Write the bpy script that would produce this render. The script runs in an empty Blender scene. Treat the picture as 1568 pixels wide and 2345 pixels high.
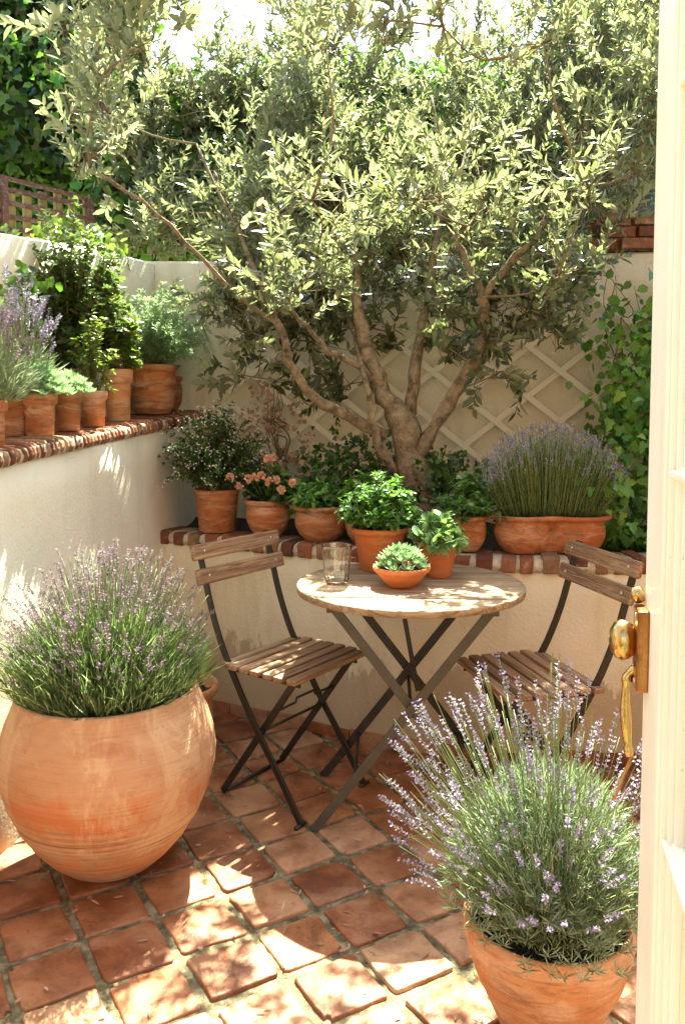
import bpy, math, random
import numpy as np
from mathutils import Vector, Matrix
R = math.radians
random.seed(7)
rng = np.random.default_rng(7)
SC = bpy.context.scene
COL = SC.collection

# ------------------------------------------------------------------ camera
F, Y0, PITCH, CH = 1900.0, 1042.0, R(3.69), 1.30      # focal length and principal row in units of a 1568 x 2345 picture
cam_d = bpy.data.cameras.new('camera')
cam = bpy.data.objects.new('camera', cam_d); COL.objects.link(cam)
cam.location = (0, 0, CH)
cam.rotation_euler = (R(90) - PITCH, 0, 0)
cam_d.sensor_fit = 'VERTICAL'; cam_d.sensor_height = 24.0
cam_d.lens = 24.0 * F / 2345.0
cam_d.shift_y = -(1172.5 - Y0) / 2345.0
cam_d.clip_start = 0.05; cam_d.clip_end = 500
SC.camera = cam

# ------------------------------------------------------------------ light
SUN_EL, SUN_AZ = R(58), R(13.5)        # azimuth measured from straight ahead (+Y) towards +X
w = bpy.data.worlds.new("World"); SC.world = w; w.use_nodes = True
nt = w.node_tree
sky = nt.nodes.new('ShaderNodeTexSky'); sky.sky_type = 'NISHITA'; sky.sun_disc = False
sky.sun_elevation = SUN_EL; sky.sun_rotation = SUN_AZ
sky.dust_density = 3.0; sky.air_density = 1.0; sky.ozone_density = 1.0
bg = nt.nodes['Background']; bg.inputs[1].default_value = 0.085
nt.links.new(sky.outputs[0], bg.inputs[0])
sd = bpy.data.lights.new('sun', 'SUN'); sd.energy = 5.0; sd.angle = R(0.55); sd.color = (1.0, 0.93, 0.80)
sun = bpy.data.objects.new('sun', sd); COL.objects.link(sun)
sv = Vector((math.sin(SUN_AZ) * math.cos(SUN_EL), math.cos(SUN_AZ) * math.cos(SUN_EL), math.sin(SUN_EL)))
sun.rotation_euler = sv.to_track_quat('Z', 'Y').to_euler()
sun.location = (2, 4, 6)
SC.view_settings.view_transform = 'Standard'; SC.view_settings.look = 'None'
SC.view_settings.exposure = 3.08; SC.view_settings.gamma = 1.0
SC.view_settings.use_white_balance = True; SC.view_settings.white_balance_temperature = 6750; SC.view_settings.white_balance_tint = -8
SC.cycles.max_bounces = 10; SC.cycles.diffuse_bounces = 5; SC.cycles.transmission_bounces = 8
SC.cycles.transparent_max_bounces = 8
SC.cycles.caustics_refractive = True; SC.cycles.caustics_reflective = True; SC.cycles.blur_glossy = 0.3
SC.cycles.sample_clamp_indirect = 8.0

# ------------------------------------------------------------------ helpers
def at(x, y, Y=None, Z=None):
    cx, cz = (x - 784) / F, -(y - Y0) / F
    d = Vector((cx, math.cos(PITCH) + cz * math.sin(PITCH), -math.sin(PITCH) + cz * math.cos(PITCH)))
    t = Y / d.y if Y is not None else (Z - CH) / d.z
    return Vector((0, 0, CH)) + d * t
def A3(v): return np.array(v, float)

def link(name, me, mat, parent=None, smooth=True):
    o = bpy.data.objects.new(name, me); COL.objects.link(o)
    if mat is not None:
        for m in (mat if isinstance(mat, (list, tuple)) else [mat]): me.materials.append(m)
    if smooth and len(me.polygons): me.polygons.foreach_set('use_smooth', np.ones(len(me.polygons), bool))
    if parent is not None: o.parent = parent
    return o
def tag(o, label=None, cat=None, group=None, kind=None):
    if label: o['label'] = label
    if cat: o['category'] = cat
    if group: o['group'] = group
    if kind: o['kind'] = kind
    return o
def empty(name, loc=(0, 0, 0), rz=0.0, label=None, cat=None, group=None):
    o = bpy.data.objects.new(name, None); COL.objects.link(o)
    o.location = loc; o.rotation_euler = (0, 0, rz); o.empty_display_size = .05
    return tag(o, label, cat, group)
def copy_tree(o, parent=None):
    c = o.copy(); COL.objects.link(c)
    if parent is not None: c.parent = parent
    for ch in list(o.children): copy_tree(ch, c)
    return c
def bevel(o, wd, seg=2):
    m = o.modifiers.new('bevel', 'BEVEL'); m.width = wd; m.segments = seg; m.limit_method = 'ANGLE'; m.angle_limit = R(35)
    return o

class MB:
    def __init__(s): s.v, s.f, s.mi, s.n, s.cur = [], [], [], 0, 0
    def add(s, v, f):
        v = np.asarray(v, float)
        s.v.append(v)
        for q in f: s.f.append(tuple(int(i) + s.n for i in q)); s.mi.append(s.cur)
        s.n += len(v); return s
    def box(s, c, sz, rot=None, jit=0.0):
        h = np.array(sz) / 2
        v = np.array([(x, y, z) for x in (-1, 1) for y in (-1, 1) for z in (-1, 1)], float) * h
        if jit: v += rng.normal(0, jit, v.shape)
        if rot is not None: v = v @ np.array(rot.to_3x3()).T
        return s.add(v + A3(c), [(0, 1, 3, 2), (4, 6, 7, 5), (0, 4, 5, 1), (2, 3, 7, 6), (0, 2, 6, 4), (1, 5, 7, 3)])
    def bar(s, pts, wd, th, side):
        """flat bar along a polyline; wd measured in the plane of the bend, th along side"""
        pts = [Vector(p) for p in pts]; side = Vector(side).normalized(); V = []
        for i, p in enumerate(pts):
            t = ((pts[i] - pts[i - 1]).normalized() if i else Vector()) + ((pts[i + 1] - pts[i]).normalized() if i < len(pts) - 1 else Vector())
            n = side.cross(t.normalized()).normalized()
            k = wd if not hasattr(wd, '__len__') else wd[i]
            for a, b in ((-1, -1), (1, -1), (1, 1), (-1, 1)): V.append(p + n * (a * k / 2) + side * (b * th / 2))
        Fc = [(0, 3, 2, 1)]
        for i in range(len(pts) - 1):
            for k in range(4): Fc.append((4 * i + k, 4 * i + (k + 1) % 4, 4 * i + 4 + (k + 1) % 4, 4 * i + 4 + k))
        b = 4 * (len(pts) - 1); Fc.append((b, b + 1, b + 2, b + 3))
        return s.add(V, Fc)
    def tube(s, pts, rad, seg=8, rough=0.0):
        pts = np.asarray([tuple(p) for p in pts], float); n = len(pts)
        rad = np.full(n, rad) if np.isscalar(rad) else np.asarray(rad, float)
        T = np.gradient(pts, axis=0); T /= np.linalg.norm(T, axis=1)[:, None] + 1e-9
        ref = np.array([0.0, 0, 1]) if abs(T[0][2]) < .9 else np.array([1.0, 0, 0])
        V = []
        u = np.cross(T[0], ref); u /= np.linalg.norm(u)
        for i in range(n):
            u = u - T[i] * (u @ T[i]); u /= np.linalg.norm(u) + 1e-9
            vv = np.cross(T[i], u)
            for k in range(seg):
                a = 2 * math.pi * k / seg
                r = rad[i] * (1 + (rng.normal(0, rough) if rough else 0))
                V.append(pts[i] + r * (math.cos(a) * u + math.sin(a) * vv))
        Fc = [tuple(range(seg))[::-1]]
        for i in range(n - 1):
            for k in range(seg): Fc.append((i * seg + k, i * seg + (k + 1) % seg, (i + 1) * seg + (k + 1) % seg, (i + 1) * seg + k))
        Fc.append(tuple(range((n - 1) * seg, n * seg)))
        return s.add(V, Fc)
    def lathe(s, prof, seg=56, c=(0, 0, 0), rfun=None, caps=False):
        V = []
        for r, z in prof:
            for k in range(seg):
                a = 2 * math.pi * k / seg
                fx, fy = rfun(a, z, r) if rfun else (r * math.cos(a), r * math.sin(a))
                V.append((c[0] + fx, c[1] + fy, c[2] + z))
        Fc = []
        for i in range(len(prof) - 1):
            for k in range(seg): Fc.append((i * seg + k, i * seg + (k + 1) % seg, (i + 1) * seg + (k + 1) % seg, (i + 1) * seg + k))
        Fc.append(tuple(range(seg))[::-1])
        Fc.append(tuple(range((len(prof) - 1) * seg, len(prof) * seg)))
        return s.add(V, Fc)
    def build(s, name, mat, parent=None, smooth=False):
        me = bpy.data.meshes.new(name)
        v = np.vstack(s.v)
        me.from_pydata(v.tolist(), [], s.f)
        o = link(name, me, mat, parent, smooth)
        if any(s.mi): me.polygons.foreach_set('material_index', s.mi)
        me.update(); return o

def unit(a): return a / (np.linalg.norm(a, axis=-1, keepdims=True) + 1e-9)
def rdir(n): return unit(rng.normal(size=(n, 3)))

class Leaves:
    """collects leaves as arrays, builds them as one mesh"""
    def __init__(s, shape='oval'): s.P, s.D, s.N, s.L, s.W, s.C, s.shape = [], [], [], [], [], [], shape
    def add(s, P, D, N, L, W, C=0.0):
        n = len(P)
        D = unit(D); N = unit(N - D * np.sum(N * D, 1, keepdims=True))
        s.P.append(P); s.D.append(D); s.N.append(N)
        for lst, val in ((s.L, L), (s.W, W), (s.C, C)): lst.append(np.broadcast_to(np.asarray(val, float), (n,)).copy())
    def build(s, name, mat, parent=None, smooth=True):
        P, D, N = map(np.vstack, (s.P, s.D, s.N)); L, W, C = map(np.concatenate, (s.L, s.W, s.C))
        S = np.cross(D, N)
        if s.shape == 'oval':
            # station along, half width, fold height
            st = [(0, 0, 0), (.30, 0, -.10), (.68, 0, -.08), (1, 0, 0), (.28, -.86, .05), (.66, -.82, .05), (.28, .86, .05), (.66, .82, .05)]
            fc = [(0, 1, 4), (4, 1, 2, 5), (5, 2, 3), (0, 6, 1), (6, 7, 2, 1), (7, 3, 2)]
        elif s.shape == 'round':
            st = [(0, 0, 0), (.2, -.75, .1), (.55, -1, .12), (.85, -.55, .08), (1, 0, 0), (.85, .55, .08), (.55, 1, .12), (.2, .75, .1), (.5, 0, -.08)]
            fc = [(0, 8, 1), (1, 8, 2), (2, 8, 3), (3, 8, 4), (4, 8, 5), (5, 8, 6), (6, 8, 7), (7, 8, 0)]
        elif s.shape == 'ivy':
            st = [(.12, 0, 0), (0, -.55, .02), (.28, -1, .1), (.45, -.5, .06), (.62, -.62, .08), (1, 0, 0), (.62, .62, .08), (.45, .5, .06), (.28, 1, .1), (0, .55, .02), (.42, 0, -.06)]
            fc = [(i, 10, (i + 1) % 10) for i in range(10)]
        else:
            st = [(0, 0, 0), (.45, -1, .08), (1, 0, 0), (.45, 1, .08)]
            fc = [(0, 2, 1), (0, 3, 2)]
        n, k = len(P), len(st)
        V = np.empty((n, k, 3))
        for j, (a, b, h) in enumerate(st):
            V[:, j] = P + D * (L * a)[:, None] + S * (W * .5 * b)[:, None] + N * (W * h - C * L * a * a)[:, None]
        fl = [len(f) for f in fc]; base = np.concatenate([np.array(f) for f in fc])
        idx = (base[None, :] + (np.arange(n) * k)[:, None]).ravel()
        tot = np.tile(fl, n); start = np.concatenate([[0], np.cumsum(tot)[:-1]])
        me = bpy.data.meshes.new(name)
        me.vertices.add(n * k); me.vertices.foreach_set('co', V.ravel())
        me.loops.add(len(idx)); me.loops.foreach_set('vertex_index', idx.astype(np.int32))
        me.polygons.add(len(tot)); me.polygons.foreach_set('loop_start', start.astype(np.int32))
        me.update(calc_edges=True)
        return link(name, me, mat, parent, smooth)

# ------------------------------------------------------------------ materials
def newmat(name):
    m = bpy.data.materials.new(name); m.use_nodes = True
    t = m.node_tree; return m, t, t.nodes['Principled BSDF']
def nd(t, typ, **kw):
    n = t.nodes.new(typ)
    for k, v in kw.items():
        if hasattr(n, k): setattr(n, k, v)
        else: n.inputs[k.replace('_', ' ')].default_value = v
    return n
def coords(t, scale=(1, 1, 1), kind='Object'):
    c = nd(t, 'ShaderNodeTexCoord'); mp = nd(t, 'ShaderNodeMapping'); mp.inputs['Scale'].default_value = scale
    t.links.new(c.outputs[kind], mp.inputs[0]); return mp.outputs[0]
def noise(t, vec, sc, det=5, rough=.6, dist=0.0):
    n = nd(t, 'ShaderNodeTexNoise'); n.inputs['Scale'].default_value = sc; n.inputs['Detail'].default_value = det
    n.inputs['Roughness'].default_value = rough; n.inputs['Distortion'].default_value = dist
    if vec is not None: t.links.new(vec, n.inputs['Vector'])
    return n.outputs['Fac']
def ramp(t, fac, stops):
    r = nd(t, 'ShaderNodeValToRGB'); e = r.color_ramp.elements
    while len(e) < len(stops): e.new(.5)
    for q, (p, c) in zip(e, stops): q.position = p; q.color = (*c, 1) if len(c) == 3 else c
    t.links.new(fac, r.inputs[0]); return r.outputs[0]
def mixc(t, fac, a, b, mode='MIX'):
    m = nd(t, 'ShaderNodeMix'); m.data_type = 'RGBA'; m.blend_type = mode
    for sock, val in ((m.inputs[0], fac), (m.inputs[6], a), (m.inputs[7], b)):
        if hasattr(val, 'is_linked'): t.links.new(val, sock)
        elif isinstance(val, (int, float)): sock.default_value = val
        else: sock.default_value = (*val, 1)
    return m.outputs[2]
def bump(t, bs, h, strength=.5, dist=.01):
    b = nd(t, 'ShaderNodeBump'); b.inputs['Strength'].default_value = strength; b.inputs['Distance'].default_value = dist
    t.links.new(h, b.inputs['Height']); t.links.new(b.outputs[0], bs.inputs['Normal']); return b

def m_stucco(name, c1, c2, stain=(.45, .38, .24), amt=.5):
    m, t, b = newmat(name); v = coords(t)
    c = ramp(t, noise(t, v, 1.6, 6, .6), [(.35, c1), (.65, c2)])
    s = ramp(t, noise(t, coords(t, (3.5, 3.5, .7)), 1.6, 8, .7), [(.52, (0, 0, 0)), (.74, (amt,) * 3)])
    c = mixc(t, s, c, stain)
    sp_ = nd(t, 'ShaderNodeSeparateXYZ'); t.links.new(v, sp_.inputs[0])
    zz = nd(t, 'ShaderNodeMath', operation='MULTIPLY_ADD'); zz.inputs[1].default_value = -.55
    t.links.new(noise(t, coords(t, (1, 1, .4)), 11, 7, .7), zz.inputs[0]); t.links.new(sp_.outputs[2], zz.inputs[2])
    gr = ramp(t, zz.outputs[0], [(0, (.65,) * 3), (.03, (0, 0, 0))])
    zz.inputs[2].default_value = 0
    c = mixc(t, gr, c, (.34, .24, .13))
    hc = nd(t, 'ShaderNodeTexVoronoi', feature='DISTANCE_TO_EDGE'); hc.inputs['Scale'].default_value = 1.7
    wv = nd(t, 'ShaderNodeVectorMath', operation='ADD'); t.links.new(v, wv.inputs[0])
    wn = nd(t, 'ShaderNodeTexNoise'); wn.inputs['Scale'].default_value = 5; wn.inputs['Detail'].default_value = 6; t.links.new(v, wn.inputs['Vector'])
    wsx = nd(t, 'ShaderNodeVectorMath', operation='SCALE'); wsx.inputs['Scale'].default_value = .5; t.links.new(wn.outputs['Color'], wsx.inputs[0]); t.links.new(wsx.outputs[0], wv.inputs[1])
    t.links.new(wv.outputs[0], hc.inputs['Vector'])
    cr = ramp(t, hc.outputs['Distance'], [(0, (.5,) * 3), (.006, (0, 0, 0))])
    c = mixc(t, mixc(t, 1.0, cr, ramp(t, noise(t, v, 1.3, 2, .5), [(.5, (0, 0, 0)), (.6, (1, 1, 1))]), 'MULTIPLY'), c, (.4, .33, .22))
    t.links.new(c, b.inputs['Base Color']); b.inputs['Roughness'].default_value = .9
    h = nd(t, 'ShaderNodeMath', operation='ADD')
    t.links.new(noise(t, v, 9, 6, .6), h.inputs[0]); t.links.new(noise(t, v, 90, 3, .6), h.inputs[1])
    bump(t, b, h.outputs[0], .35, .012); return m
def m_terracotta(name, c1, c2, bloom=.35, dark=.35, bands=0.0, sc=1.0):
    m, t, b = newmat(name)
    oi = nd(t, 'ShaderNodeObjectInfo'); v0 = nd(t, 'ShaderNodeTexCoord').outputs['Object']
    ad = nd(t, 'ShaderNodeVectorMath', operation='ADD'); t.links.new(v0, ad.inputs[0])
    r3 = nd(t, 'ShaderNodeVectorMath', operation='SCALE'); r3.inputs[0].default_value = (7, 5, 3)
    t.links.new(oi.outputs['Random'], r3.inputs['Scale']); t.links.new(r3.outputs[0], ad.inputs[1]); v = ad.outputs[0]
    c = ramp(t, noise(t, v, 7 * sc, 6, .65, .4), [(.3, c1), (.7, c2)])
    mp = nd(t, 'ShaderNodeMapping'); mp.inputs['Scale'].default_value = (1.5, 1.5, 6); t.links.new(v, mp.inputs[0])
    bl = ramp(t, noise(t, mp.outputs[0], 3.5 * sc, 8, .72, .6), [(.47, (0, 0, 0)), (.62, (bloom,) * 3)])
    c = mixc(t, bl, c, (.62, .44, .30))
    dk = ramp(t, noise(t, mp.outputs[0], 6.0 * sc, 8, .75, 1.2), [(.50, (0, 0, 0)), (.63, (dark,) * 3)])
    c = mixc(t, dk, c, (.16, .07, .035))
    sp = ramp(t, noise(t, v, 120, 2, .5), [(.66, (0, 0, 0)), (.72, (.5,) * 3)])
    c = mixc(t, sp, c, (.25, .12, .06))
    t.links.new(c, b.inputs['Base Color']); b.inputs['Roughness'].default_value = .82
    h = nd(t, 'ShaderNodeMath', operation='ADD')
    mp2 = nd(t, 'ShaderNodeMapping'); mp2.inputs['Scale'].default_value = (1, 1, 30); t.links.new(v, mp2.inputs[0])
    t.links.new(noise(t, mp2.outputs[0], 5, 4, .6), h.inputs[0]); t.links.new(noise(t, v, 70, 4, .6), h.inputs[1])
    bump(t, b, h.outputs[0], .35, .006); return m
def m_bigpot():
    m, t, b = newmat('thrown_terracotta'); v = coords(t)
    sep = nd(t, 'ShaderNodeSeparateXYZ'); t.links.new(v, sep.inputs[0])
    c = ramp(t, noise(t, coords(t, (1, 1, 2.5)), 5, 6, .6, .5), [(.3, (.42, .20, .095)), (.7, (.54, .31, .175))])
    # fired orange girdle and paler bands, wobbling with noise
    wz = nd(t, 'ShaderNodeMath', operation='MULTIPLY_ADD'); wz.inputs[1].default_value = .30
    t.links.new(noise(t, coords(t, (1, 1, .5)), 4.5, 7, .65, .8), wz.inputs[0]); t.links.new(sep.outputs[2], wz.inputs[2])
    o = ramp(t, wz.outputs[0], [(.365, (0, 0, 0)), (.395, (.85,) * 3), (.435, (.75,) * 3), (.475, (0, 0, 0))])
    blot = ramp(t, noise(t, coords(t, (1, 1, 1.6)), 4.2, 6, .7, 1.0), [(.46, (.15,) * 3), (.54, (1, 1, 1))])
    c = mixc(t, mixc(t, 1.0, o, blot, 'MULTIPLY'), c, (.50, .15, .048))
    wash = ramp(t, noise(t, coords(t, (1, 1, .35)), 7, 8, .75, .8), [(.50, (0, 0, 0)), (.58, (.6,) * 3)])
    c = mixc(t, wash, c, (.62, .42, .25))
    dm = ramp(t, noise(t, coords(t, (1, 1, 2.2)), 3.1, 9, .78, 1.5), [(.53, (0, 0, 0)), (.62, (.5,) * 3)])
    c = mixc(t, dm, c, (.36, .12, .04))
    o2 = ramp(t, wz.outputs[0], [(.225, (0, 0, 0)), (.25, (.75,) * 3), (.28, (.6,) * 3), (.295, (0, 0, 0))])
    c = mixc(t, o2, c, (.58, .22, .07))
    ln = noise(t, coords(t, (.6, .6, 60)), 3.0, 3, .7)
    pale = ramp(t, ln, [(.54, (0, 0, 0)), (.62, (.6,) * 3)])
    low = ramp(t, wz.outputs[0], [(.2, (.45,) * 3), (.32, (1, 1, 1)), (.39, (.3,) * 3), (.58, (.12,) * 3)])
    c = mixc(t, mixc(t, 1.0, pale, low, 'MULTIPLY'), c, (.66, .42, .22))
    dk = ramp(t, ln, [(.37, (.8,) * 3), (.44, (0, 0, 0))])
    c = mixc(t, mixc(t, 1.0, dk, low, 'MULTIPLY'), c, (.24, .09, .035))
    sp = ramp(t, noise(t, v, 70, 3, .5), [(.64, (0, 0, 0)), (.72, (.4,) * 3)])
    c = mixc(t, sp, c, (.35, .16, .07))
    t.links.new(c, b.inputs['Base Color']); b.inputs['Roughness'].default_value = .8
    h = nd(t, 'ShaderNodeMath', operation='ADD')
    t.links.new(ln, h.inputs[0]); t.links.new(noise(t, v, 90, 4, .6), h.inputs[1])
    bump(t, b, h.outputs[0], .5, .005); return m
def m_tile():
    m, t, b = newmat('terracotta_tile'); v = coords(t)
    g = nd(t, 'ShaderNodeNewGeometry')
    c = ramp(t, g.outputs['Random Per Island'], [(0, (.18, .052, .016)), (.35, (.245, .078, .026)), (.7, (.32, .13, .052)), (1, (.42, .235, .135))])
    n = ramp(t, noise(t, v, 9, 7, .65, .6), [(.36, (.58, .5, .45)), (.62, (1.22, 1.25, 1.3))])
    c = mixc(t, 1.0, c, n, 'MULTIPLY')
    pit = ramp(t, noise(t, v, 60, 4, .6), [(.62, (0, 0, 0)), (.72, (.8,) * 3)])
    c = mixc(t, pit, c, (.07, .03, .015))
    du = ramp(t, noise(t, v, 4.5, 9, .75), [(.48, (0, 0, 0)), (.66, (.45,) * 3)])
    c = mixc(t, du, c, (.46, .30, .19))
    t.links.new(c, b.inputs['Base Color'])
    t.links.new(ramp(t, noise(t, v, 12, 4, .6), [(.3, (.42,) * 3), (.7, (.7,) * 3)]), b.inputs['Roughness'])
    h = nd(t, 'ShaderNodeMath', operation='ADD')
    t.links.new(noise(t, v, 22, 5, .6), h.inputs[0]); t.links.new(noise(t, v, 120, 3, .6), h.inputs[1])
    bump(t, b, h.outputs[0], .4, .006); return m
def m_rough(name, stops, sc=20, bs=.8, bd=.01, rough=.95):
    m, t, b = newmat(name); v = coords(t)
    t.links.new(ramp(t, noise(t, v, sc, 8, .7), stops), b.inputs['Base Color']); b.inputs['Roughness'].default_value = rough
    bump(t, b, noise(t, v, sc * 3, 6, .7), bs, bd); return m
def m_wood(name, stops, scale=(2, 60, 60), rough=.65):
    m, t, b = newmat(name)
    oi = nd(t, 'ShaderNodeObjectInfo'); g = nd(t, 'ShaderNodeNewGeometry')
    s = nd(t, 'ShaderNodeMath', operation='ADD'); t.links.new(oi.outputs['Random'], s.inputs[0]); t.links.new(g.outputs['Random Per Island'], s.inputs[1])
    v = coords(t, scale)
    vm = nd(t, 'ShaderNodeVectorMath', operation='SCALE'); vm.inputs[0].default_value = (5, 17, 11); t.links.new(s.outputs[0], vm.inputs['Scale'])
    ad = nd(t, 'ShaderNodeVectorMath', operation='ADD'); t.links.new(v, ad.inputs[0]); t.links.new(vm.outputs[0], ad.inputs[1])
    n = noise(t, ad.outputs[0], 1.6, 9, .72, 1.4)
    c = ramp(t, n, stops)
    tone = ramp(t, g.outputs['Random Per Island'], [(0, (.66,) * 3), (1, (1.2,) * 3)])
    c = mixc(t, 1.0, c, tone, 'MULTIPLY')
    wear = ramp(t, noise(t, coords(t, (3, 14, 14)), 2.5, 7, .7), [(.55, (0, 0, 0)), (.72, (.6,) * 3)])
    c = mixc(t, wear, c, (.50, .38, .27))
    t.links.new(c, b.inputs['Base Color']); b.inputs['Roughness'].default_value = rough
    bump(t, b, n, .7, .004); return m
def m_iron(name, c1, c2, rust=(.13, .05, .02)):
    m, t, b = newmat(name); v = coords(t)
    c = ramp(t, noise(t, v, 14, 6, .7), [(.35, c1), (.65, c2)])
    r = ramp(t, noise(t, v, 30, 6, .75), [(.58, (0, 0, 0)), (.7, (.6,) * 3)])
    t.links.new(mixc(t, r, c, rust), b.inputs['Base Color'])
    b.inputs['Roughness'].default_value = .5; b.inputs['Metallic'].default_value = .0
    bump(t, b, noise(t, v, 120, 4, .6), .3, .002); return m
def m_leaf(name, cols, back=None, trans=(.25, .40, .04), tf=.35, rough=.38, spec=.5, vein=True):
    m, t, b = newmat(name); g = nd(t, 'ShaderNodeNewGeometry')
    k = len(cols)
    c = ramp(t, g.outputs['Random Per Island'], [(i / max(1, k - 1), q) for i, q in enumerate(cols)])
    mot = ramp(t, noise(t, coords(t), 2.2, 3, .5), [(.3, (.75,) * 3), (.7, (1.25,) * 3)])
    c = mixc(t, 1.0, c, mot, 'MULTIPLY')
    if back is not None: c = mixc(t, g.outputs['Backfacing'], c, back)
    t.links.new(c, b.inputs['Base Color']); b.inputs['Roughness'].default_value = rough
    b.inputs['Specular IOR Level'].default_value = spec
    tr = nd(t, 'ShaderNodeBsdfTranslucent')
    t.links.new(mixc(t, .75, c, trans), tr.inputs[0])
    mx = nd(t, 'ShaderNodeMixShader'); mx.inputs[0].default_value = tf
    t.links.new(b.outputs[0], mx.inputs[1]); t.links.new(tr.outputs[0], mx.inputs[2])
    t.links.new(mx.outputs[0], t.nodes['Material Output'].inputs['Surface']); return m
def m_plain(name, c, rough=.6, metal=0.0, spec=.5):
    m, t, b = newmat(name); b.inputs['Base Color'].default_value = (*c, 1); b.inputs['Roughness'].default_value = rough
    b.inputs['Metallic'].default_value = metal; b.inputs['Specular IOR Level'].default_value = spec
    bump(t, b, noise(t, coords(t), 60, 3, .5), .08, .002); return m

M = {}
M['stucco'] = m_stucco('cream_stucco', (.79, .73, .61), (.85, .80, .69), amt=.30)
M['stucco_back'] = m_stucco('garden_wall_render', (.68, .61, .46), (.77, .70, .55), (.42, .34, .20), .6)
M['tile'] = m_tile()
M['grout'] = m_rough('sandy_grout', [(.34, (.06, .05, .028)), (.5, (.19, .155, .085)), (.62, (.36, .31, .20))], 26, 1.0, .012)
M['ground'] = m_rough('garden_earth', [(.3, (.10, .09, .05)), (.7, (.16, .17, .08))], 3)
M['soil'] = m_rough('dark_soil', [(.3, (.018, .011, .007)), (.7, (.07, .045, .028))], 40, 1.0, .02)
M['brick'] = None
def m_brick():
    m, t, b = newmat('edge_brick'); v = coords(t); g = nd(t, 'ShaderNodeNewGeometry')
    c = ramp(t, g.outputs['Random Per Island'], [(0, (.09, .032, .018)), (.3, (.19, .06, .03)), (.6, (.30, .10, .045)), (.85, (.24, .13, .075)), (1, (.36, .23, .14))])
    n = ramp(t, noise(t, v, 30, 7, .7), [(.3, (.6,) * 3), (.7, (1.2,) * 3)])
    c = mixc(t, 1.0, c, n, 'MULTIPLY')
    wl = ramp(t, noise(t, v, 22, 7, .7), [(.55, (0, 0, 0)), (.66, (.4,) * 3)])
    c = mixc(t, wl, c, (.55, .45, .33))
    t.links.new(c, b.inputs['Base Color']); b.inputs['Roughness'].default_value = .9
    bump(t, b, noise(t, v, 60, 6, .7), .8, .006); return m
M['brick'] = m_brick()
M['mortar'] = m_rough('lime_mortar', [(.3, (.36, .30, .21)), (.6, (.66, .58, .45))], 30, .9, .008)
M['terra'] = m_terracotta('aged_terracotta', (.33, .092, .026), (.46, .165, .060), .55, .85)
M['terra_new'] = m_terracotta('clean_terracotta', (.46, .115, .028), (.53, .155, .045), .18, .3)
M['terra_pale'] = m_terracotta('sun_bleached_terracotta', (.44, .17, .065), (.55, .27, .12), .6, .55)
M['terra_dark'] = m_terracotta('mossy_terracotta', (.28, .085, .028), (.38, .14, .052), .45, .9)
M['bigpot'] = m_bigpot()
M['wood'] = m_wood('weathered_chair_wood', [(.30, (.055, .026, .012)), (.43, (.20, .105, .05)), (.55, (.36, .215, .12)), (.70, (.55, .40, .26))])
M['topwood'] = m_wood('weathered_table_wood', [(.30, (.06, .03, .014)), (.42, (.22, .13, .07)), (.54, (.36, .25, .155)), (.70, (.55, .44, .32))], (1.5, 40, 40))
M['iron'] = m_iron('black_iron', (.010, .008, .006), (.022, .016, .011))
M['iron_grey'] = m_iron('grey_green_painted_iron', (.050, .044, .031), (.075, .066, .047), (.06, .035, .018))
M['brass'] = m_iron('polished_brass', (.42, .28, .11), (.60, .43, .20), (.16, .08, .03))
M['brass'].node_tree.nodes['Principled BSDF'].inputs['Metallic'].default_value = 1.0
M['brass'].node_tree.nodes['Principled BSDF'].inputs['Roughness'].default_value = .2
M['brass_old'] = m_iron('tarnished_brass', (.26, .09, .025), (.52, .25, .085), (.10, .035, .012))
M['brass_old'].node_tree.nodes['Principled BSDF'].inputs['Metallic'].default_value = .85
M['brass_old'].node_tree.nodes['Principled BSDF'].inputs['Roughness'].default_value = .28
M['bolt'] = m_plain('zinc_bolt', (.55, .47, .38), .35, .8)
def m_paint():
    m, t, b = newmat('cream_door_paint'); v = coords(t, (1, 1, .3))
    c = ramp(t, noise(t, v, 6, 6, .65), [(.4, (.80, .74, .61)), (.6, (.86, .81, .70))])
    ch = ramp(t, noise(t, coords(t), 38, 7, .75), [(.665, (0, 0, 0)), (.69, (.8,) * 3)])
    c = mixc(t, ch, c, (.38, .22, .12))
    t.links.new(c, b.inputs['Base Color']); b.inputs['Roughness'].default_value = .4
    bump(t, b, noise(t, coords(t, (40, 40, 2)), 6, 4, .6), .25, .002); return m
M['paint'] = m_paint()
M['lattice'] = m_plain('cream_lattice_paint', (.80, .73, .58), .6)
M['bark'] = m_rough('olive_bark', [(.32, (.07, .05, .032)), (.48, (.30, .22, .14)), (.66, (.48, .38, .26))], 22, 1.0, .03)
M['twig'] = m_plain('thin_twig', (.17, .125, .07), .8)
M['stem'] = m_plain('green_stem', (.17, .22, .08), .6)
M['olive'] = m_leaf('olive_leaf', [(.010, .018, .008), (.022, .034, .015), (.060, .078, .034), (.19, .21, .115)], back=(.22, .235, .165), trans=(.38, .43, .17), tf=.36, rough=.27)
M['hedge'] = m_leaf('ivy_hedge_leaf', [(.012, .032, .007), (.026, .065, .012), (.05, .115, .018), (.12, .20, .035)], trans=(.16, .34, .02), tf=.28, rough=.3)
M['ivy'] = m_leaf('climber_leaf', [(.035, .10, .015), (.06, .17, .025), (.12, .26, .04), (.20, .34, .07)], trans=(.2, .42, .04), tf=.35, rough=.35)
M['herb'] = m_leaf('herb_leaf', [(.04, .10, .022), (.08, .18, .04), (.15, .28, .075), (.24, .38, .14)], trans=(.2, .42, .05), tf=.3, rough=.3)
M['shrub'] = m_leaf('shrub_leaf', [(.025, .06, .015), (.05, .10, .025), (.10, .17, .045), (.22, .16, .08)], trans=(.24, .36, .07), tf=.28)
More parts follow.
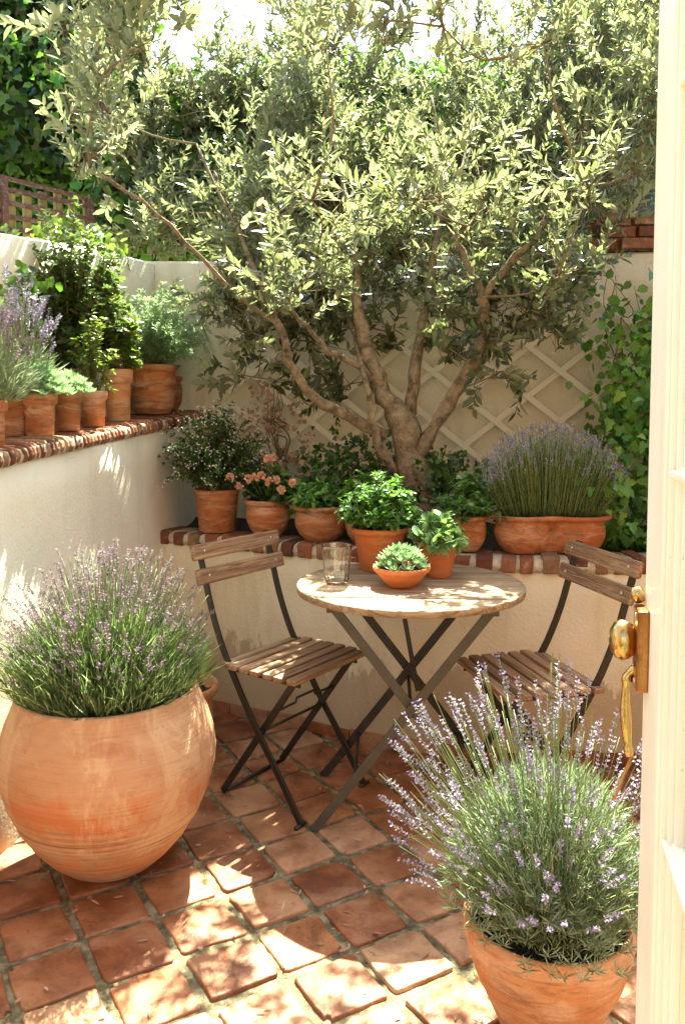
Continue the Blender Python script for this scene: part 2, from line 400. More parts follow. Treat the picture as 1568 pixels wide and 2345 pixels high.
M['yellow'] = m_leaf('yellowing_leaf', [(.04, .09, .02), (.07, .14, .03), (.13, .21, .04), (.40, .40, .06)], trans=(.30, .42, .06), tf=.3)
M['fern'] = m_leaf('feathery_leaf', [(.13, .24, .09), (.22, .35, .17), (.34, .46, .28), (.50, .58, .44)], trans=(.45, .6, .28), tf=.4)
M['succ'] = m_leaf('succulent_leaf', [(.16, .33, .15), (.27, .46, .24), (.40, .57, .34), (.55, .68, .46)], trans=(.35, .55, .2), tf=.2, rough=.4)
M['sage'] = m_leaf('broad_pale_leaf', [(.10, .22, .07), (.18, .32, .12), (.28, .42, .20), (.36, .48, .28)], trans=(.35, .55, .12), tf=.3, rough=.4)
M['lav_leaf'] = m_leaf('lavender_leaf', [(.06, .11, .04), (.13, .21, .07), (.22, .31, .13), (.40, .46, .29)], trans=(.32, .45, .14), tf=.3, rough=.5)
M['lav_leaf2'] = m_leaf('silver_lavender_leaf', [(.09, .14, .065), (.18, .25, .13), (.30, .37, .23), (.46, .52, .39)], trans=(.36, .45, .22), tf=.3, rough=.5)
M['lav_fl'] = m_leaf('lavender_floret', [(.07, .04, .055), (.14, .09, .13), (.22, .15, .21), (.34, .26, .32)], trans=(.30, .20, .30), tf=.3, rough=.7, spec=.2)
M['lav_fl2'] = m_leaf('pale_lavender_floret', [(.13, .09, .20), (.24, .18, .34), (.36, .30, .46), (.52, .47, .58)], trans=(.42, .35, .55), tf=.3, rough=.7, spec=.2)
M['white_fl'] = m_leaf('white_petal', [(.6, .56, .5), (.75, .72, .66)], trans=(.8, .76, .7), tf=.3, rough=.6)
M['peach_fl'] = m_leaf('peach_petal', [(.72, .36, .25), (.80, .48, .36), (.85, .60, .48)], trans=(.9, .5, .35), tf=.3, rough=.6)
M['red_fl'] = m_leaf('red_petal', [(.60, .07, .06), (.72, .16, .12)], trans=(.8, .2, .1), tf=.3, rough=.6)
M['dry_fl'] = m_leaf('dried_pink_bloom', [(.30, .17, .11), (.45, .28, .19), (.55, .38, .28)], trans=(.6, .4, .3), tf=.3, rough=.8)
M['dark_core'] = m_rough('dark_thicket_filler', [(.3, (.010, .016, .006)), (.7, (.025, .04, .012))], 6)
M['fence'] = m_wood('old_fence_wood', [(.3, (.13, .10, .03)), (.6, (.26, .20, .07)), (.8, (.36, .30, .13))], (40, 40, 3))
M['fence_rail'] = m_wood('red_brown_fence_rail', [(.35, (.05, .02, .02)), (.55, (.13, .055, .045)), (.7, (.36, .27, .23))], (3, 40, 40))
M['house'] = m_rough('house_brickwork', [(.3, (.10, .055, .035)), (.6, (.22, .12, .075)), (.8, (.30, .20, .13))], 9, .8, .01)
M['dark'] = m_plain('dark_window_glass', (.012, .014, .014), .12)
M['trim'] = m_plain('window_trim_paint', (.62, .58, .52), .6)
def m_glass(name, tint=(1, 1, 1), thin=False):
    m, t, b = newmat(name); b.inputs['Base Color'].default_value = (*tint, 1)
    b.inputs['Transmission Weight'].default_value = 1; b.inputs['Roughness'].default_value = .015; b.inputs['IOR'].default_value = 1.46
    return m
M['glass'] = m_glass('clear_glass'); M['pane'] = m_glass('door_pane', (.93, .97, .92))

# ------------------------------------------------------------------ setting: ground, floor
mb = MB(); mb.add([(-60, -60, -.06), (60, -60, -.06), (60, 60, -.06), (-60, 60, -.06)], [(0, 1, 2, 3)])
tag(mb.build('ground', M['ground']), kind='structure')

GA = R(59.5)                       # azimuth of one grout direction, from +Y towards +X
e1 = np.array([math.sin(GA), math.cos(GA)]); e2 = np.array([-e1[1], e1[0]]) * 1.0
org = np.array([-.314, 2.109]); TP = .181
def floor_in(p): return -1.5 < p[0] < 2.0 and .55 < p[1] < 3.75
mb = MB()
for i in range(-20, 26):
    for j in range(-20, 22):
        c = org + e1 * (i + .5) * TP + e2 * (j + .5) * TP
        if not floor_in(c): continue
        hs = np.array([TP / 2 - .0105 + rng.normal(0, .0022), TP / 2 - .0105 + rng.normal(0, .0022)])
        rot = rng.normal(0, .012); cz = rng.normal(0, .0014); tl = rng.normal(0, .006, 2)
        ring = []
        rc = .008 + rng.random() * .007
        cj = rng.normal(0, .0028, (4, 2)); chip = rng.integers(0, 4) if rng.random() < .5 else -1
        for q, (sx, sy) in enumerate(((1, 1), (-1, 1), (-1, -1), (1, -1))):
            for k in range(5):
                a = (q + k / 4) * math.pi / 2
                pc = np.array([sx * (hs[0] - rc) + rc * math.cos(a), sy * (hs[1] - rc) + rc * math.sin(a)]) + cj[q] + rng.normal(0, .0008, 2)
                if q == chip and k in (1, 2, 3): pc -= np.array([sx, sy]) * rng.uniform(.003, .010)
                ring.append(pc)
            # a point mid-edge keeps the hand-cut wobble
            nq = ((1, 1), (-1, 1), (-1, -1), (1, -1))[(q + 1) % 4]
            mid = np.array([(sx + nq[0]) / 2 * hs[0], (sy + nq[1]) / 2 * hs[1]]) + rng.normal(0, .0014, 2)
            ring.append(mid)
        ring = np.array(ring) @ np.array([[math.cos(rot), math.sin(rot)], [-math.sin(rot), math.cos(rot)]])
        V = []
        for s_, z in ((.945, .0022), (.982, .0012), (1, -.0022), (1.004, -.012)):
            for p in ring:
                q2 = c + e1 * p[0] * s_ + e2 * p[1] * s_
                V.append((q2[0], q2[1], z + cz + tl @ p * .5))
        n = len(ring); Fc = [tuple(range(n))]
        for k in range(3):
            for q in range(n): Fc.append((k * n + q, (k + 1) * n + q, (k + 1) * n + (q + 1) % n, k * n + (q + 1) % n))
        mb.add(V, Fc)
gx, gy = np.meshgrid(np.linspace(-1.6, 2.1, 150), np.linspace(.45, 3.85, 140), indexing='ij')
gz = -.0055 + .0013 * rng.normal(size=gx.shape)
V = np.stack([gx, gy, gz], -1).reshape(-1, 3); nx, ny = gx.shape
fl = empty('patio_floor'); tag(fl, kind='structure')
mb.build('tiles', M['tile'], fl, True)
mg = MB(); mg.add(V, [(i * ny + j, (i + 1) * ny + j, (i + 1) * ny + j + 1, i * ny + j + 1) for i in range(nx - 1) for j in range(ny - 1)])
mg.build('grout', M['grout'], fl, True)

# ------------------------------------------------------------------ walls
def wall_from_path(name, path, z0, ztop, thick, mat, parent, nseg=8, back_dir=None):
    """vertical wall following a plan path; ztop may vary along it; its thickness goes to the left of the path"""
    P = np.array(path, float); out = []
    seg = np.linalg.norm(np.diff(P, axis=0), axis=1); s = np.concatenate([[0], np.cumsum(seg)])
    ss = np.linspace(0, s[-1], max(12, int(s[-1] / .06)))
    X = np.interp(ss, s, P[:, 0]); Yv = np.interp(ss, s, P[:, 1])
    for _ in range(3):
        X[1:-1] = (X[:-2] + X[1:-1] * 2 + X[2:]) / 4; Yv[1:-1] = (Yv[:-2] + Yv[1:-1] * 2 + Yv[2:]) / 4
    T = unit(np.stack([np.gradient(X), np.gradient(Yv)], -1)); Nn = np.stack([-T[:, 1], T[:, 0]], -1)
    zt = np.interp(ss / s[-1], np.linspace(0, 1, len(ztop)), ztop)
    m = MB(); V = []; k = nseg + 1
    ph = rng.random(6) * 6
    for i in range(len(ss)):
        for j in range(k):
            z = z0 + (zt[i] - z0) * j / nseg
            d = .006 * math.sin(ss[i] * 5 + ph[0] + z * 3) + .004 * math.sin(ss[i] * 13 + z * 9 + ph[1])
            V.append((X[i] - Nn[i, 0] * d, Yv[i] - Nn[i, 1] * d, z))
        V.append((X[i] + Nn[i, 0] * .02, Yv[i] + Nn[i, 1] * .02, zt[i] + .012))
        V.append((X[i] + Nn[i, 0] * (thick - .02), Yv[i] + Nn[i, 1] * (thick - .02), zt[i] + .012 + .006 * math.sin(ss[i] * 4)))
        V.append((X[i] + Nn[i, 0] * thick, Yv[i] + Nn[i, 1] * thick, z0))
    w_ = k + 3; Fc = []
    for i in range(len(ss) - 1):
        for j in range(w_ - 1): Fc.append((i * w_ + j, (i + 1) * w_ + j, (i + 1) * w_ + j + 1, i * w_ + j + 1))
    Fc.append(tuple(range(w_))); Fc.append(tuple(range((len(ss) - 1) * w_, len(ss) * w_))[::-1])
    m.add(V, Fc); o = m.build(name, mat, parent, True)
    me = o.data
    for p in me.polygons:
        if abs(p.normal.z) > .6 or len(p.vertices) > 4: p.use_smooth = False
    return o, np.stack([X, Yv], -1), Nn, zt

def coping(parent, path, normals, zt, depth, hgt, over, bw, gap, nose=True):
    """bricks on edge laid side by side along a wall top: a mortar bed and one mesh of bricks"""
    s = np.concatenate([[0], np.cumsum(np.linalg.norm(np.diff(path, axis=0), axis=1))])
    b = MB(); bed = MB(); pos = 0.01
    while pos < s[-1] - .01:
        bwi = bw * (1 + rng.normal(0, .13)); c = pos + bwi / 2
        x, y = np.interp(c, s, path[:, 0]), np.interp(c, s, path[:, 1])
        n_ = np.array([np.interp(c, s, normals[:, 0]), np.interp(c, s, normals[:, 1])]); n_ /= np.linalg.norm(n_)
        t_ = np.array([n_[1], -n_[0]]); z = np.interp(c, s, zt)
        d0 = -over + rng.normal(0, .003); ang = rng.normal(0, .04); hh = hgt * (1 + rng.normal(0, .05))
        if nose:
            prof = [(d0 + .022, 0), (d0 + .006, hh * .12), (d0, hh * .38), (d0 + .004, hh * .7), (d0 + .02, hh * .93), (d0 + .045, hh), (depth, hh), (depth, 0)]
        else:
            prof = [(d0 + .005, 0), (d0, .006), (d0, hh - .009), (d0 + .009, hh), (depth, hh), (depth, 0)]
        V = []
        for sd_ in (-1, 1):
            for q, (dd, zz) in enumerate(prof):
                sh = .86 if q in (0,) else 1
                off = sd_ * bwi / 2 * sh + ang * dd
                p = np.array([x, y]) + n_ * dd + t_ * off
                V.append((p[0] + rng.normal(0, .0012), p[1] + rng.normal(0, .0012), z + zz + rng.normal(0, .0012)))
        k = len(prof)
        Fc = [tuple(range(k)), tuple(range(k, 2 * k))[::-1]] + [(q, q + k, (q + 1) % k + k, (q + 1) % k) for q in range(k)]
        b.add(V, Fc); pos += bwi + gap * (1 + rng.normal(0, .3))
    V = []
    for i in range(len(path)):
        for dd, zz in ((-over + .012, .002), (-over + .005, hgt * .4), (-over + .013, hgt * .8), (.04, hgt * .95), (depth, hgt * .92), (depth, .001)):
            j = rng.normal(0, .0015)
            V.append((path[i, 0] + normals[i, 0] * (dd + j), path[i, 1] + normals[i, 1] * (dd + j), zt[i] + zz))
    Fc = []
    for i in range(len(path) - 1):
        for j in range(6): Fc.append((i * 6 + j, i * 6 + (j + 1) % 6, (i + 1) * 6 + (j + 1) % 6, (i + 1) * 6 + j))
    Fc += [tuple(range(6)), tuple(range((len(path) - 1) * 6, len(path) * 6))[::-1]]
    bed.add(V, Fc)
    o = b.build('brick_coping', M['brick'], parent); bevel(o, .004, 2)
    bed.build('mortar', M['mortar'], o, True)

def zled(Y): return 1.105 + .055 * (Y - 2.3)       # underside of the ledge coping, rising gently along the wall
# left retaining wall, its thickness to the left (-X) when the path runs away from the camera
lw = empty('retaining_wall', (0, 0, 0), 0, 'tall cream rendered retaining wall on the left carrying a brick ledge of pots', 'wall')
lp = [(-1.22, 1.0), (-1.10, 1.65), (-.985, 2.3), (-.89, 2.9), (-.795, 3.45), (-.68, 4.10)]
o, P_l, N_l, Z_l = wall_from_path('wall', lp, -.05, [zled(p) for p in np.linspace(1.0, 4.1, 9)], .62, M['stucco'], lw, 10)
coping(lw, P_l, N_l, Z_l, .40, .055, .018, .019, .011)
LEDGE = .055
# low planter wall
pw = empty('planter_wall', (0, 0, 0), 0, 'low curving cream planter wall edged with red bricks behind the bistro table', 'wall')
pp = [(-.80, 3.55), (-.53, 3.43), (-.28, 3.29), (.03, 3.115), (.28, 2.995), (.55, 2.93), (.85, 2.90), (1.2, 2.90), (1.75, 2.95)]
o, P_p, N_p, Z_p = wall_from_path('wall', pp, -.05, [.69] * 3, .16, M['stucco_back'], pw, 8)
coping(pw, P_p, N_p, Z_p, .15, .056, .012, .052, .022, nose=False)
mb = MB()   # tile skirting along the foot of the planter wall
sk = 0
for i in range(0, len(P_p) - 3, 3):
    a, b_ = P_p[i], P_p[i + 3]; n_ = N_p[i + 1]; h_ = .045 + rng.normal(0, .004)
    a = a - n_ * .012; t_ = (b_ - a); b_ = P_p[i + 3] - n_ * .012 - t_ / np.linalg.norm(t_) * .006
    V = [(*(a), .0), (*(b_), 0), (*(b_), h_), (*(a), h_), (*(a + n_ * .02), 0), (*(b_ + n_ * .02), 0), (*(b_ + n_ * .02), h_), (*(a + n_ * .02), h_)]
    mb.add(V, [(0, 1, 2, 3), (5, 4, 7, 6), (3, 2, 6, 7), (0, 3, 7, 4), (1, 5, 6, 2)])
mb.build('skirting_tiles', M['tile'], pw)
# planter soil
mb = MB(); S = []
for i in range(len(P_p)): S.append((P_p[i, 0] + N_p[i, 0] * .10, P_p[i, 1] + N_p[i, 1] * .10, .715))
n = len(S); back = [(x, 4.2, .74) for x in np.linspace(-.95, 1.9, n)]
rows = 10; V = []
for r_ in range(rows):
    for i in range(n):
        f_ = r_ / (rows - 1); V.append(A3(S[i]) * (1 - f_) + A3(back[i]) * f_ + np.array([0, 0, rng.normal(0, .006)]))
mb.add(V, [(r_ * n + i, r_ * n + i + 1, (r_ + 1) * n + i + 1, (r_ + 1) * n + i) for r_ in range(rows - 1) for i in range(n - 1)])
tag(mb.build('planter_soil', M['soil'], None, True), kind='structure')
# upper left wall and back wall
ul = empty('boundary_wall', (0, 0, 0), 0, 'cream garden wall rising behind the row of pots on the left ledge', 'wall')
wall_from_path('wall', [(-1.72, 1.6), (-1.40, 2.7), (-1.16, 3.4), (-.90, 4.07)], 1.0, [1.93, 1.93, 1.925, 1.91, 1.95, 1.96], .14, M['stucco'], ul, 6)
bw = empty('boundary_wall', (0, 0, 0), 0, 'long cream garden wall at the back behind the olive tree and lattice', 'wall')
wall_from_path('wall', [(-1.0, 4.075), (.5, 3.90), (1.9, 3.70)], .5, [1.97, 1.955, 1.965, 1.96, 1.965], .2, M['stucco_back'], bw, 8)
def backY(X): return 4.075 + (X + 1.0) * (3.70 - 4.075) / 2.9
rw = empty('boundary_wall', (0, 0, 0), 0, 'short side wall at the right end of the planter hidden under ivy', 'wall')
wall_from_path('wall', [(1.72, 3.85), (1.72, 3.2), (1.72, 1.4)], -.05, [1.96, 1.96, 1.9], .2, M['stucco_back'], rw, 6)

# ------------------------------------------------------------------ diamond lattice on the back wall
tr = empty('lattice_trellis', (0, 0, 0), 0, 'cream diamond lattice trellis fixed to the back wall', 'trellis')
mb = MB(); mb2 = MB()
ax0, ax1, az0, az1 = -.55, 1.32, .98, 1.80
def wp(x, z, off): return Vector((x, backY(x) - off, z))
sp = .285
for sgn, m_, off in ((1, mb, .020), (-1, mb2, .032)):
    c = -3.0
    while c < 3.5:
        # line z = az0 + sgn*.80*(x - c)
        pts = []
        for q in np.linspace(ax0, ax1, 120):
            z = az0 + sgn * .80 * (q - c)
            if az0 <= z <= az1: pts.append(q)
        if len(pts) > 3:
            a, b_ = pts[0], pts[-1]
            m_.bar([wp(a, az0 + sgn * .8 * (a - c), off), wp(b_, az0 + sgn * .8 * (b_ - c), off)], .026, .010, (.128, .992, 0))
        c += sp
mb.build('rising_laths', M['lattice'], tr); mb2.build('falling_laths', M['lattice'], tr)

# ------------------------------------------------------------------ olive tree
def bez(pts, n=20):
    P = np.array([tuple(p) for p in pts], float); k = len(P)
    if k == 2: return P[0] + (P[1] - P[0]) * np.linspace(0, 1, n)[:, None]
    t = np.linspace(0, k - 1, n); out = []
    for q in t:
        i = min(int(q), k - 2); u = q - i
        p0, p1, p2, p3 = P[max(i - 1, 0)], P[i], P[i + 1], P[min(i + 2, k - 1)]
        out.append(.5 * ((2 * p1) + (-p0 + p2) * u + (2 * p0 - 5 * p1 + 4 * p2 - p3) * u * u + (-p0 + 3 * p1 - 3 * p2 + p3) * u ** 3))
    return np.array(out)
tree = empty('olive_tree', (.30, 3.42, .72), 0, 'multi-stemmed olive tree with a wide silvery crown rising from the brick planter', 'tree')
def loc(p): return A3(p) - np.array([.30, 3.42, .72])
limbs = []
def limb(px, r0, r1, n=16):
    P = bez([at(x, y, Y=Yv) for x, y, Yv in px], n); limbs.append((P, np.linspace(r0, r1, n))); return P
trunk = limb([(958, 1235, 3.42), (954, 1120, 3.42), (938, 1040, 3.42), (925, 975, 3.43), (905, 935, 3.44)], 0.0640, 0.0595, 10)
L1 = limb([(915, 960, 3.43), (868, 880, 3.45), (838, 790, 3.47), (820, 690, 3.48), (812, 580, 3.62), (780, 400, 3.85), (740, 240, 4.0)], 0.0390, 0.0045, 26)
L2 = limb([(880, 1000, 3.42), (790, 950, 3.38), (715, 905, 3.32), (665, 830, 3.3), (640, 740, 3.28), (600, 650, 3.32), (530, 500, 3.5), (450, 330, 3.65)], 0.0281, 0.0045, 26)
L3 = limb([(860, 870, 3.45), (800, 825, 3.4), (745, 800, 3.35), (690, 735, 3.3), (640, 690, 3.2)], 0.0172, 0.0068, 14)
L4 = limb([(935, 960, 3.45), (948, 860, 3.5), (965, 750, 3.55), (985, 640, 3.58), (1005, 520, 3.6), (1010, 360, 3.85), (990, 220, 4.0)], 0.0265, 0.0045, 24)
L5 = limb([(960, 1040, 3.41), (1005, 960, 3.38), (1060, 870, 3.35), (1098, 780, 3.33), (1105, 680, 3.3)], 0.0296, 0.0238, 16)
L6 = limb([(1105, 680, 3.3), (1070, 600, 3.32), (1040, 520, 3.35), (1050, 400, 3.6), (1090, 250, 3.8)], 0.0172, 0.004, 16)
L7 = limb([(1105, 685, 3.3), (1155, 620, 3.28), (1225, 535, 3.22), (1285, 430, 3.4), (1350, 300, 3.6)], 0.0187, 0.004, 18)
L8 = limb([(905, 1080, 3.40), (862, 1010, 3.36), (850, 930, 3.35), (838, 870, 3.38), (800, 740, 3.6), (710, 580, 3.85), (600, 450, 4.1)], 0.0187, 0.004, 20)
L9 = limb([(1000, 560, 3.6), (1120, 480, 3.75), (1260, 420, 3.85), (1400, 330, 3.8)], 0.0125, 0.0068, 14)
L10 = limb([(640, 740, 3.28), (560, 690, 3.2), (470, 600, 3.1), (350, 480, 3.0), (230, 400, 2.95)], 0.0109, 0.0051, 16)
mb = MB()
for k, (P, rr) in enumerate(limbs):
    Pj = P + rng.normal(0, .0045, P.shape) * (np.arange(len(P)) > 0)[:, None]
    rr = rr * (1 + rng.normal(0, .06, len(rr)))
    if k == 0: rr[:3] *= (1.25, 1.12, 1.04)
    mb.tube([loc(p) for p in Pj], rr, 14 if rr[0] > .03 else 9, .09)
mb.build('trunk', M['bark'], tree, True)

from math import inf
CROWN = [(255, -130), (225, 60), (200, 200), (205, 320), (170, 350), (215, 430), (290, 470), (330, 560), (400, 610), (500, 640), (560, 720), (700, 730), (830, 640), (900, 620), (1000, 600),
         (1100, 620), (1200, 640), (1290, 650), (1320, 540), (1390, 470), (1500, 370), (1600, 330), (1640, 100), (1600, -130), (900, -160)]
def inpoly(x, y, P):
    c = False; j = len(P) - 1
    for i in range(len(P)):
        if (P[i][1] > y) != (P[j][1] > y) and x < (P[j][0] - P[i][0]) * (y - P[i][1]) / (P[j][1] - P[i][1]) + P[i][0]: c = not c
        j = i
    return c
limb_pts = np.vstack([P[len(P) // 3:] for P, _ in limbs[1:]])
clumps = []
tries = 0
sdir = A3(sv)
def shade(p, z):
    g = A3(p) - sdir * ((p.z - z) / sdir[2]); return g[0], g[1]
def blocks(p):
    """the open gaps of the crown: where its shadow leaves the paving, table and seat in sun"""
    x, y = shade(p, 0)
    if -1.1 < x < .75 and 1.25 < y < 2.25 and rng.random() < (1.0 if p.z > 2.15 else .85): return True
    x, y = shade(p, .71)
    if math.hypot(x - .217, y - 2.63) < .50 and rng.random() < (.80 if p.z > 2.15 else .72): return True
    x, y = shade(p, .45)
    if math.hypot(x + .12, y - 2.70) < .42 and rng.random() < .95: return True
    x, y = shade(p, .8)
    if math.hypot(x + .66, y - 2.30) < .38 and rng.random() < .93: return True
    x, y = shade(p, .7)
    if math.hypot(x - .42, y - 1.64) < .32 and rng.random() < .85: return True
    x, y = shade(p, .95)
    if math.hypot(x - .18, y - 2.78) < .26 and rng.random() < .93: return True
    x, y = shade(p, .9)
    if -1.25 < x < -.6 and 2.3 < y < 3.4 and rng.random() < .72: return True
    x, y = shade(p, 1.70)
    if math.hypot(x + .88, y - 3.42) < .42 and rng.random() < .97: return True
    x, y = shade(p, 1.45)
    if -1.5 < x < -.50 and 2.3 < y < 3.95 and rng.random() < .90: return True
    return False
while len(clumps) < 440 and tries < 200000:
    tries += 1
    x, y = rng.uniform(120, 1640), rng.uniform(-160, 740)
    if not inpoly(x, y, CROWN): continue
    if 560 < x < 800 and y < 20 and rng.random() < .9: continue
    if 820 < x < 890 and y < 70 and rng.random() < .8: continue
    if 380 < x < 450 and 70 < y < 190: continue
    Yd = rng.uniform(2.65, 5.35 if x < 750 else 4.9) if y < 480 else rng.uniform(2.95, 4.6)
    p = at(x, y, Y=Yd)
    if p.z < 2.05 and p.y > 3.7: continue
    if any((p - q).length < (.15 if x > 900 else .115) for q in clumps): continue
    if blocks(p): continue
    clumps.append(p)
# a darker belt of foliage under and behind the sunlit top
BELT = [(215, 430), (300, 400), (900, 370), (1400, 360), (1370, 450), (1310, 560), (1250, 650), (900, 640), (800, 690), (560, 700), (480, 640), (290, 560)]
for _ in range(60):          # the far side of the crown, leaning over the back wall
    p = at(rng.uniform(210, 720), rng.uniform(70, 470), Y=rng.uniform(4.45, 5.2))
    if all((p - q).length > .13 for q in clumps) and not blocks(p): clumps.append(p)
nb = 0
while nb < 75:
    x, y = rng.uniform(215, 1510), rng.uniform(370, 710)
    if not inpoly(x, y, BELT) or (x < 540 and y > 540): continue
    p = at(x, y, Y=rng.uniform(3.95, 4.5 if x > 700 else 4.9) if y < 545 else rng.uniform(3.5, 3.68))
    if (p.z < 2.08 and p.y > 3.7) or any((p - q).length < .09 for q in clumps) or (blocks(p) and rng.random() < .7): continue
    clumps.append(p); nb += 1
for x, y, Yd in [(990, 300, 3.8), (1000, 430, 3.75), (1240, 440, 3.2), (1290, 340, 3.3), (1180, 530, 3.15), (850, 480, 3.78), (835, 600, 3.62), (630, 600, 3.45), (700, 480, 3.75), (1330, 300, 3.4), (1060, 540, 3.2), (760, 540, 3.75), (1120, 610, 3.2), (930, 560, 3.72)]:
    p = at(x, y, Y=Yd)
    if not (blocks(p) and rng.random() < .55): clumps.append(p)
NCR = len(clumps)
# low sprays hanging in front of the wall, as seen between the limbs
for x, y, Yd in [(560, 860, 3.3), (600, 780, 3.3), (620, 720, 3.25), (700, 760, 3.3), (740, 790, 3.35), (560, 690, 3.2), (480, 680, 3.15), (530, 640, 3.2), (640, 800, 3.3), (800, 880, 3.3), (730, 700, 3.3), (780, 730, 3.4), (860, 700, 3.5), (890, 760, 3.4), (1000, 790, 3.4), (1060, 700, 3.3), (1150, 850, 3.25),
                 (1150, 740, 3.2), (1190, 700, 3.2), (1240, 720, 3.2), (1040, 730, 3.3), (1290, 680, 3.2), (1170, 660, 3.2), (1100, 660, 3.25), (1250, 640, 3.15), (690, 660, 3.3), (1000, 660, 3.4), (850, 640, 3.4), (600, 640, 3.2), (760, 880, 3.35), (680, 870, 3.3), (660, 740, 3.2), (720, 640, 3.25), (560, 760, 3.25), (1110, 720, 3.2), (1200, 640, 3.15), (1060, 640, 3.25), (1320, 620, 3.2), (1270, 760, 3.2), (1090, 780, 3.25), (940, 660, 3.4), (880, 650, 3.4), (780, 650, 3.4)]:
    clumps.append(at(x, y, Y=Yd + (.34 if x < 1000 else .12)))
NLOW = len(clumps) - NCR
tw = MB(); OL = Leaves('oval')
ltree = limb_pts.copy()
order_ = sorted(range(NCR), key=lambda i: np.min(np.linalg.norm(ltree - A3(clumps[i]), axis=1)))
clumps = [clumps[i] for i in order_] + clumps[NCR:]
for ci, c in enumerate(clumps):
    c = A3(c)
    d = np.linalg.norm(limb_pts - c, axis=1) + np.abs(np.minimum(0, c[2] - limb_pts[:, 2])) * 1.5
    s = limb_pts[np.argmin(d)]
    low = ci >= len(clumps) - NLOW
    mid = (s + c) / 2 + rng.normal(0, .03, 3) + np.array([0, 0, -.02])
    bp = bez([s, mid, c], 7); limb_pts = np.vstack([limb_pts, bp[2:]])
    tw.tube([loc(q) for q in bp], np.linspace(.0042 if np.linalg.norm(s - c) < .3 else .006, .0022, 7), 5)
    ns = 7 if low else 12
    for k in range(ns):
        b = c + rng.normal(0, .045 if low else .075, 3)
        dr = unit(np.array([rng.normal(0, .6), rng.normal(0, .6), rng.normal((1.2 if c[2] > 2.3 else .6) if not low else .1, .45)]))
        Ls = rng.uniform(.10, .22) * (.7 if low else 1)
        nn = int(Ls / .017)
        sag = rng.uniform(-.15, .35)
        tt = np.linspace(.08, 1, nn)
        path = b + dr * (Ls * tt)[:, None] + np.array([0, 0, -1.0]) * (sag * Ls * tt ** 2)[:, None]
        tw.tube([loc(q) for q in ([c, b] if np.linalg.norm(b - c) > .03 else []) + [b, path[nn // 2], path[-1]]], .0014, 3)
        r1 = unit(np.cross(dr, rng.normal(size=3)))
        r2 = np.cross(dr, r1)
        for sgn in (1, -1):
            al = rng.uniform(.5, 1.0, nn)
            ph = np.where(np.arange(nn) % 2 == 0, 0, math.pi / 2) + rng.normal(0, .35, nn)
            lat = (np.cos(ph)[:, None] * r1 + np.sin(ph)[:, None] * r2) * sgn
            D = dr * np.cos(al)[:, None] + lat * np.sin(al)[:, None] + rng.normal(0, .12, (nn, 3))
            N = dr * np.sin(al)[:, None] - lat * np.cos(al)[:, None] + rng.normal(0, .25, (nn, 3)) + np.array([0, 0, .25])
            L = rng.uniform(.028, .068, nn) * np.interp(tt, [0, .5, 1], [.8, 1, .75]) * (1.12 if c[2] > 2.35 and c[1] < 3.6 and c[0] < .2 else 1)
            if low: L = L * 1.15
            OL.add(np.array([loc(q) for q in path]), D, N, L, L * (rng.uniform(.36, .50, nn) if low else rng.uniform(.28, .42, nn)), rng.uniform(-.1, .25, nn))
OL.build('crown', M['olive'], tree)
tw.build('twigs', M['twig'], tree, True)

# ------------------------------------------------------------------ generic plants
def stem_plant(parent, base, rad, h, nst, nl, LL, LW, leafmat, shape='quad', stemmat='stem', start=.25, spread0=.25, stem_r=.0012, droop=.1, fol='foliage', tilt=(0, 0), lift=.5, jitter=.35, power=.6, low=0.0, seed=None):
    """stems fan out of the soil to points in a half ellipsoid; leaves sit along them"""
    LV = Leaves(shape); st = MB(); tips = []
    base = A3(base)
    for i in range(nst):
        a = rng.uniform(0, 2 * math.pi); rr = rng.random() ** power
        el = low + (1 - low) * rng.random() ** .6
        tip = base + np.array([rad * rr * math.cos(a) + tilt[0], rad * rr * math.sin(a) + tilt[1], h * rng.uniform(.85, 1.12) * (el * math.sqrt(max(0, 1 - (rr * .92) ** 2)) + .04)])
        b0 = base + np.array([math.cos(a), math.sin(a), 0]) * rad * spread0 * rr
        mid = b0 * .45 + tip * .55 + np.array([-math.cos(a) * rad * .1, -math.sin(a) * rad * .1, h * .07]) + rng.normal(0, .006, 3)
        P = bez([b0, mid, tip], 8); P[-1][2] -= droop * h * rr * .4
        st.tube(P, np.linspace(stem_r, stem_r * .5, 8), 4)
        tips.append((P[-1], unit(P[-1] - P[-3])))
        n = nl; s = np.sort(rng.uniform(start, 1, n)); Q = np.stack([np.interp(s, np.linspace(0, 1, 8), P[:, k]) for k in range(3)], -1)
        dr = unit(P[-1] - P[2])
        o = unit(rng.normal(size=(n, 3)) * np.array([1, 1, .5])); o = o - dr * (o @ dr)[:, None] * .8
        D = unit(o) + dr * lift + rng.normal(0, jitter * .4, (n, 3))
        N = np.array([0, 0, 1.0]) + rng.normal(0, jitter, (n, 3))
        L = LL * rng.uniform(.65, 1.15, n)
        LV.add(Q, D, N, L, L * LW / LL * rng.uniform(.85, 1.15, n), rng.uniform(0, .3, n))
    st.build('stems', M[stemmat], parent, True)
    LV.build(fol, M[leafmat], parent)
    return tips

